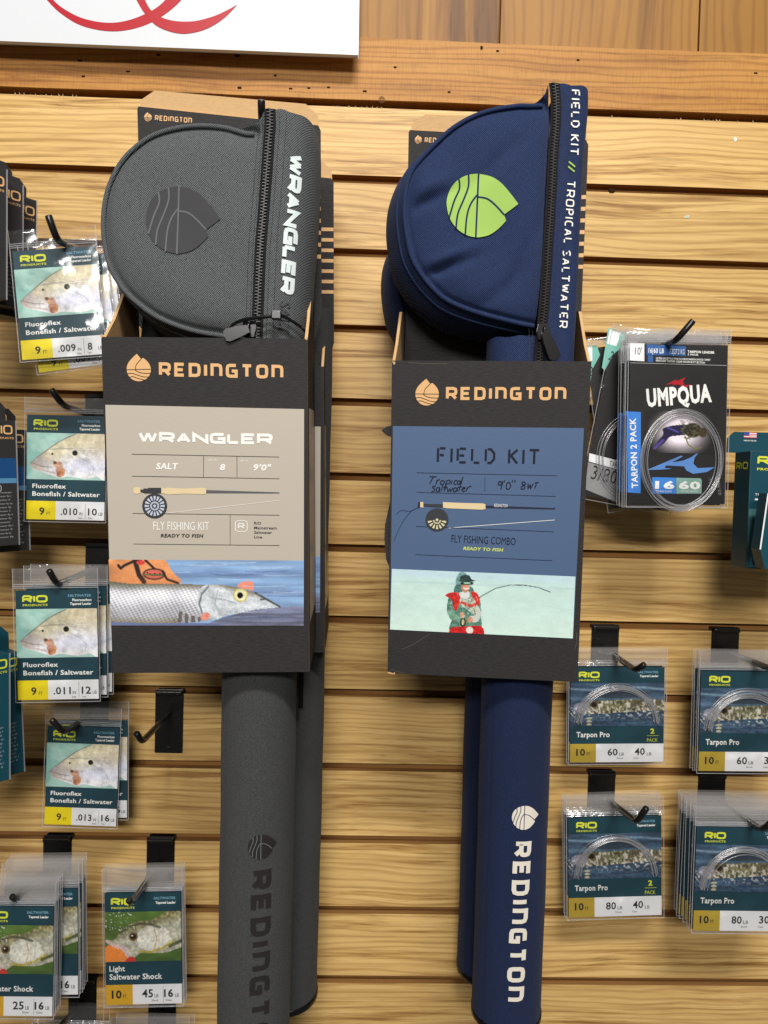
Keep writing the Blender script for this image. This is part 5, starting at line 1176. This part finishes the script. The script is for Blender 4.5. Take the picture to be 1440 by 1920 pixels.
picture(FLY, card, 'fly_picture', 0, 0, 1, 1, -.0004, quad=[zu(470, 745), zu(940, 755), zu(935, 1035), zu(465, 1025)])
def tz(mb, s, a, b, cap, **k): text(mb, s, zu(*a), zu(*b), cap/3.556/1400*.665, **k)
mb = MB(); tz(mb, 'UMPQUA', (474, 725), (905, 690), 126, y=-.0005, off=.045); tz(mb, '16|60 LB', (482, 362), (585, 366), 34, y=-.0004, off=.02); tz(mb, '7.3|27.2 KG', (622, 368), (722, 372), 34, y=-.0004); tz(mb, 'TARPON LEADER', (743, 362), (922, 368), 17, y=-.0004, off=.04); tz(mb, '2 PACK', (743, 378), (815, 381), 12, y=-.0004, off=.03)
tz(mb, 'ULTRA DECEPTIVE PINK FLUOROCARBON SHOCK TIPPET', (532, 403), (895, 416), 13, y=-.0004, off=.02); tz(mb, 'KNOTLESS TAPERED CLEAR NYLON BUTT SECTION', (532, 419), (858, 434), 13, y=-.0004, off=.02)
tz(mb, '16', (525, 1268), (655, 1270), 54, y=-.0005, off=.045); tz(mb, '60', (682, 1270), (828, 1272), 54, y=-.0005, off=.045); tz(mb, 'POUND CLASS', (530, 1290), (636, 1292), 13, y=-.0005); tz(mb, 'POUND SHOCK', (698, 1290), (812, 1292), 13, y=-.0005)
tz(mb, 'TARPON 2 PACK', (412, 1262), (398, 795), 44, y=-.0005, off=.03); ribbon(mb, [zu(360, 428), zu(1003, 446)], .0002, -.0004)
mb.build('lettering', WINK, card, fix=False); mb = MB(); tz(mb, "10'", (392, 372), (436, 374), 48, y=-.0005, off=-.01); mb.build('lettering', DK, card, fix=False)
mb = MB(); tz(mb, 'LEADER', (905, 1310), (905, 1195), 22, y=-.0004); tz(mb, '$3.95', (966, 1310), (958, 1225), 20, y=-.0004, off=.03); mb.build('lettering', flat((110, 108, 108), .4, .4, 'grey_ink'), card, fix=False)
stack(root, 6, 'black tarpon leader packet in the stack behind the front black one', .0042, .0, .0002, seed=12, jr=.006)
# tilted packet of another kind behind
root, f2, card2, xy2 = packet([(1145, 612), (1306, 668), (1257, 973), (1099, 917)], .070, 'ump', [], [], 'tilted leader packet with a mint corner and white band behind the black tarpon packets', top=.06, seed=14, coil=(.52, .70, .42, .26, 0, 360, 9))
MINT = flat((122, 190, 176), .4, .4, 'mint_print')
def zz_(x, y): return f2.L(1080+x/3.556, 560+y/3.556)
mb = MB(); mb.flatpoly([zz_(*p) for p in ((215, 195), (330, 228), (330, 300), (250, 370), (190, 480), (172, 460))], -.0003); mb.build('mint_field', MINT, card2, fix=False)
mb = MB(); mb.flatpoly([zz_(*p) for p in ((225, 205), (300, 225), (268, 318), (205, 300))], -.0004); mb.flatpoly([zz_(*p) for p in ((88, 1030), (300, 1085), (300, 1145), (84, 1085))], -.0003); mb.build('white_field', WHT, card2, fix=False)
mb = MB(); mb.flatpoly([zz_(*p) for p in ((80, 1090), (300, 1150), (300, 1300), (420, 1420), (60, 1270))], -.0003); mb.build('grey_field', flat((150, 150, 150), .4, .4, 'grey_print'), card2, fix=False)
mb = MB(); text(mb, '3/80', zz_(95, 1200), zz_(262, 1240), .0135, y=-.0005, off=.0); text(mb, 'TARPON', zz_(218, 1118), zz_(330, 1140), .0055, y=-.0005); text(mb, '2', zz_(212, 405), zz_(235, 415), .009, y=-.0005); mb.build('lettering', DK, card2, fix=False)
dup(root, 'pale backed leader packet lowest behind the black tarpon packets', dx=.004, dy=.012, dz=.002, roll=-.35)

# ---------------- boxed lines at the edges ----------------
def line_box(top_px, bot_px, d, yaw, w_, th, label, mat, tab_h=.017, cut=.007, group='boxed fly lines hung at the edges', roll=None):
    a = P(*top_px, d); b = P(*bot_px, d); h = a[2]-b[2]; f = Face(a, rot3(math.atan2(a[0]-b[0], h), 0, yaw), w_, h); root = thing('fly_line_box', f, label, 'boxed fly line', group)
    body = MB().box(-w_, 0, 0, th, -h, 0).build('carton', mat, root, bevel=.0006)
    MB().prism([(-w_+.001, -.0005), (-.0006, -.0005), (-.0006, tab_h-cut), (-cut, tab_h), (-w_+cut, tab_h), (-w_+.001, tab_h-cut)], th-.0012, th-.0002).build('hang_tab', mat, root)
    mb = MB(); mb.box(-.0004, .0006, -.0006, .0004, -h, 0); mb.build('film_edge', SEAL, root)
    return root, f, body, h
BLB = flat((52, 50, 52), .35, .5, 'charcoal_carton', bump=.1, bs=600); TLB = flat((22, 70, 84), .35, .5, 'teal_carton', bump=.1, bs=600); CLB = flat((40, 110, 170), .3, .5, 'blue_print')
def rb_badge(mb, x, z, w2, h2, y): ribbon(mb, [(x-w2, z+h2*.6), (x-w2*.7, z+h2), (x+w2*.7, z+h2), (x+w2, z+h2*.6), (x+w2, z-h2*.6), (x+w2*.7, z-h2), (x-w2*.7, z-h2), (x-w2, z-h2*.6)], .0007, y, True); strokes(mb, 'r', (x-w2*.5, z-h2*.5), (x+w2*.5, z-h2*.5), h2, .22, y=y, wide=1.6)
yw = .86
for k, (tp, bp, d, lab) in enumerate([((12.5, 318), (12, 562), .142, 'charcoal fly line box nearest the camera in the upper trio'), ((43, 347), (42, 579), .1135, 'middle charcoal fly line box of the upper trio'), ((69, 376), (67, 602), .087, 'rearmost charcoal fly line box of the upper trio')]):
    root, f, body, h = line_box(tp, bp, d, yw, .075, .02, lab, BLB, tab_h=.022)
    mb = MB(); strokes(mb, 'rIO', (-.021, -.0155), (-.0022, -.0155), .0085, .2, .2, y=-.0004, wide=1.5); text(mb, 'PRODUCTS', (-.021, -.0195), (-.0022, -.0195), .0019, y=-.0004, off=.02)
    mb.build('lettering', INKGOLD, body, fix=False)
    mb = MB(); rb_badge(mb, -.019, .0095, .0085, .0055, .0184); mb.build('badge', INKGOLD, root, fix=False)
    MB().quad(-.074, -.024, -h*.72, -h*.5, -.0004).build('blue_band', CLB, body, fix=False); MB().quad(-.074, -.024, -h*.95, -h*.72, -.0004).build('water_band', flat((110, 150, 140), .3, .5, 'water_print'), body, fix=False)
    mb = MB()
    for i in range(9): text(mb, 'saltwater fly line'[:10+(i*5) % 8], (-.02, -h*.66-.0034*i), (-.006-.001*(i % 3), -h*.66-.0034*i), .0015, y=-.0004)
    mb.build('lettering', flat((170, 170, 176), .4, .4, 'fine_ink'), body, fix=False)
for k, (tp, bp, d, lab) in enumerate([((29, 789), (36, 1022), .100, 'charcoal and blue fly line box beside the ten pound packet, nearer one'), ((49, 806), (56, 1032), .079, 'charcoal and blue fly line box beside the ten pound packet, farther one')]):
    root, f, body, h = line_box(tp, bp, d, yw, .075, .02, lab, BLB, tab_h=.020)
    mb = MB(); strokes(mb, 'rIO', (-.021, -.0125), (-.0032, -.0125), .0085, .2, .2, y=-.0004, wide=1.5); text(mb, 'PRODUCTS', (-.021, -.0165), (-.0022, -.0165), .0019, y=-.0004, off=.02); mb.build('lettering', INKGOLD, body, fix=False)
    mb = MB(); rb_badge(mb, -.019, .0095, .0095, .0065, .0184); mb.build('badge', INKGOLD, root, fix=False)
    MB().quad(-.074, -.0008, -h*.46, -h*.30, -.0004).build('blue_band', flat((30, 76, 128), .3, .5, 'blue_print2'), body, fix=False); MB().quad(-.074, -.0008, -h*.50, -h*.46, -.0005).build('pale_band', flat((90, 140, 180), .3, .5, 'pale_print2'), body, fix=False)
    mb = MB()
    for i in range(13): text(mb, 'saltwater fly line'[:10+(i*5) % 8], (-.021, -h*.58-.0033*i), (-.005-.001*(i % 3), -h*.58-.0033*i), .0015, y=-.0004)
    rb_badge(mb, -.018, -h*.54, .0035, .0028, -.0005); mb.build('lettering', flat((170, 170, 176), .4, .4, 'fine_ink'), body, fix=False)
for k, (tp, bp, d, lab) in enumerate([((17.6, 1225), (18, 1462), .120, 'teal fly line box at the photo edge, nearer of two'), ((36, 1222), (46, 1450), .09, 'teal fly line box behind the twelve pound packet, farther of two')]):
    root, f, body, h = line_box(tp, bp, d, yw, .075, .02, lab, TLB, tab_h=.022)
    mb = MB(); strokes(mb, 'rIO', (-.021, -.0125), (-.0022, -.0125), .0085, .2, .2, y=-.0004, wide=1.5); text(mb, 'PRODUCTS', (-.021, -.0165), (-.0022, -.0165), .0019, y=-.0004, off=.02); rb_badge(mb, -.019, .0095, .0085, .0055, .0184); mb.build('lettering', LY, body, fix=False)
    mb = MB()
    for i in range(11): text(mb, 'saltwater fly line'[:10+(i*5) % 8], (-.021, -h*.58-.0035*i), (-.005-.001*(i % 3), -h*.58-.0035*i), .0015, y=-.0004)
    rb_badge(mb, -.018, -h*.52, .0035, .0028, -.0005); mb.build('lettering', flat((170, 180, 186), .4, .4, 'fine_ink'), body, fix=False)
# right edge box, squarely facing out
a = P(1407.6, 845, .115); b = P(1398, 1066, .115); h = a[2]-b[2]; f = Face(a, rot3(math.atan2(a[0]-b[0], h)*.6, 0, 0), .1, h); root = thing('fly_line_box', f, 'teal fly line box with a small flag on its tab at the photo edge', 'boxed fly line', 'boxed fly lines hung at the edges')
body = MB().box(0, .1, 0, .028, -h, 0).build('carton', TLB, root, bevel=.0006)
MB().prism([(-.0085, -.0005), (.1, -.0005), (.1, .019), (-.002, .019), (-.0085, .013)], .0270, .0279).build('hang_tab', TLB, root)
fb = f.moved(0, .0268, 0); zr = lambda x, y: (1080+x/3.556, 560+y/3.556)
mb = MB(); F0, F1 = fb.L(*zr(1120, 888)), fb.L(*zr(1203, 930)); wx = F1[0]-F0[0]; hz_ = F0[1]-F1[1]
for i in range(7): mb.quad(F0[0], F1[0], F0[1]-hz_*(i+1)/7, F0[1]-hz_*i/7, .0268-.0002, i % 2)
mb.quad(F0[0], F0[0]+wx*.42, F0[1]-hz_*.55, F0[1], .0268-.0004, 2); mb.build('flag_print', [flat((200, 50, 60), .4, .4, 'flag_red'), WHT, flat((60, 80, 150), .4, .4, 'flag_blue')], root, fix=False)
mb = MB(); textpx(mb, fb, 'MADE IN THE USA', zr(1118, 950), zr(1202, 952), 2.6, y=.0266, off=.02); textpx(mb, f, 'Tarpon', zr(1190, 1378), zr(1440, 1384), 13, y=-.0004, off=.04); textpx(mb, f, 'TROPICAL', zr(1192, 1312), zr(1330, 1314), 4, y=-.0004, off=.0)
mb.build('lettering', WINK, body, fix=False)
mb = MB(); A0 = f.L(*zr(1207, 1105)); strokes(mb, 'rIO', A0, (A0[0]+.030, A0[1]), .0075, .24, .22, y=-.0004, wide=1.7); text(mb, 'PRODUCTS', (A0[0], A0[1]-.0052), (A0[0]+.030, A0[1]-.0052), .0022, y=-.0004, off=.03)
# the same mark on the narrow side
sd_ = MB(); 
def side(y, z): return (-.0004, y, z)
G_ = MB(); strokes(G_, 'rIO', (.003, -.0165), (.024, -.0165), .0070, .22, .22, y=0, wide=1.5); mb.v += []; mb.build('lettering', LY, body, fix=False)
G_.v = [(-.0004+.4*q[1], .027-q[0], q[2]) for q in G_.v]; G_.build('lettering', LY, body, fix=False)
mb = MB(); A0 = f.L(*zr(1138, 1400)); mb.quad(.0004, .0996, -h+.001, A0[1], -.0003); mb.build('water_picture', flat((70, 112, 116), .35, .5, 'water_print2', bump=.1), body, fix=False)
mb = MB(); A0 = f.L(*zr(1150, 1725)); mb.quad(.0028, .0996, -h+.0012, A0[1], -.0005); mb.build('cyan_field', flat((96, 176, 204), .35, .5, 'cyan_print'), body, fix=False)
mb = MB(); textpx(mb, f, 'WF12', zr(1168, 1782), zr(1290, 1786), 13, y=-.0007, off=.03); mb.build('lettering', flat((16, 40, 60), .4, .4, 'dark_teal_ink'), body, fix=False)
mb = MB(); c = f.L(1421, 990); mb.prism([(c[0]-.004, c[1]-.02), (c[0]+.002, c[1]-.022), (c[0]+.012, c[1]+.02), (c[0]+.006, c[1]+.02)], -.0004, -.0002); mb.build('fish_print', flat((60, 74, 70), .4, .4, 'fish_print_dark'), body)
# the box in front of it, only a slanting white edge and its teal corner inside the picture
f3 = Face(P(1445, 1000, .15), rot3(-.0, 0, 0)); root = thing('fly_line_box', f3, 'leaning teal fly line box with a white edge, cut off by the photo edge', 'boxed fly line', 'boxed fly lines hung at the edges')
pts = [f3.L(*q) for q in ((1440, 925), (1425, 1030), (1434, 1066), (1500, 1085), (1520, 925))]
MB().prism(pts, 0, .015).build('carton', TLB, root); mb = MB(); ribbon(mb, [pts[0], pts[1]], .0013, -.0004); mb.build('white_edge', WHT, root, fix=False)
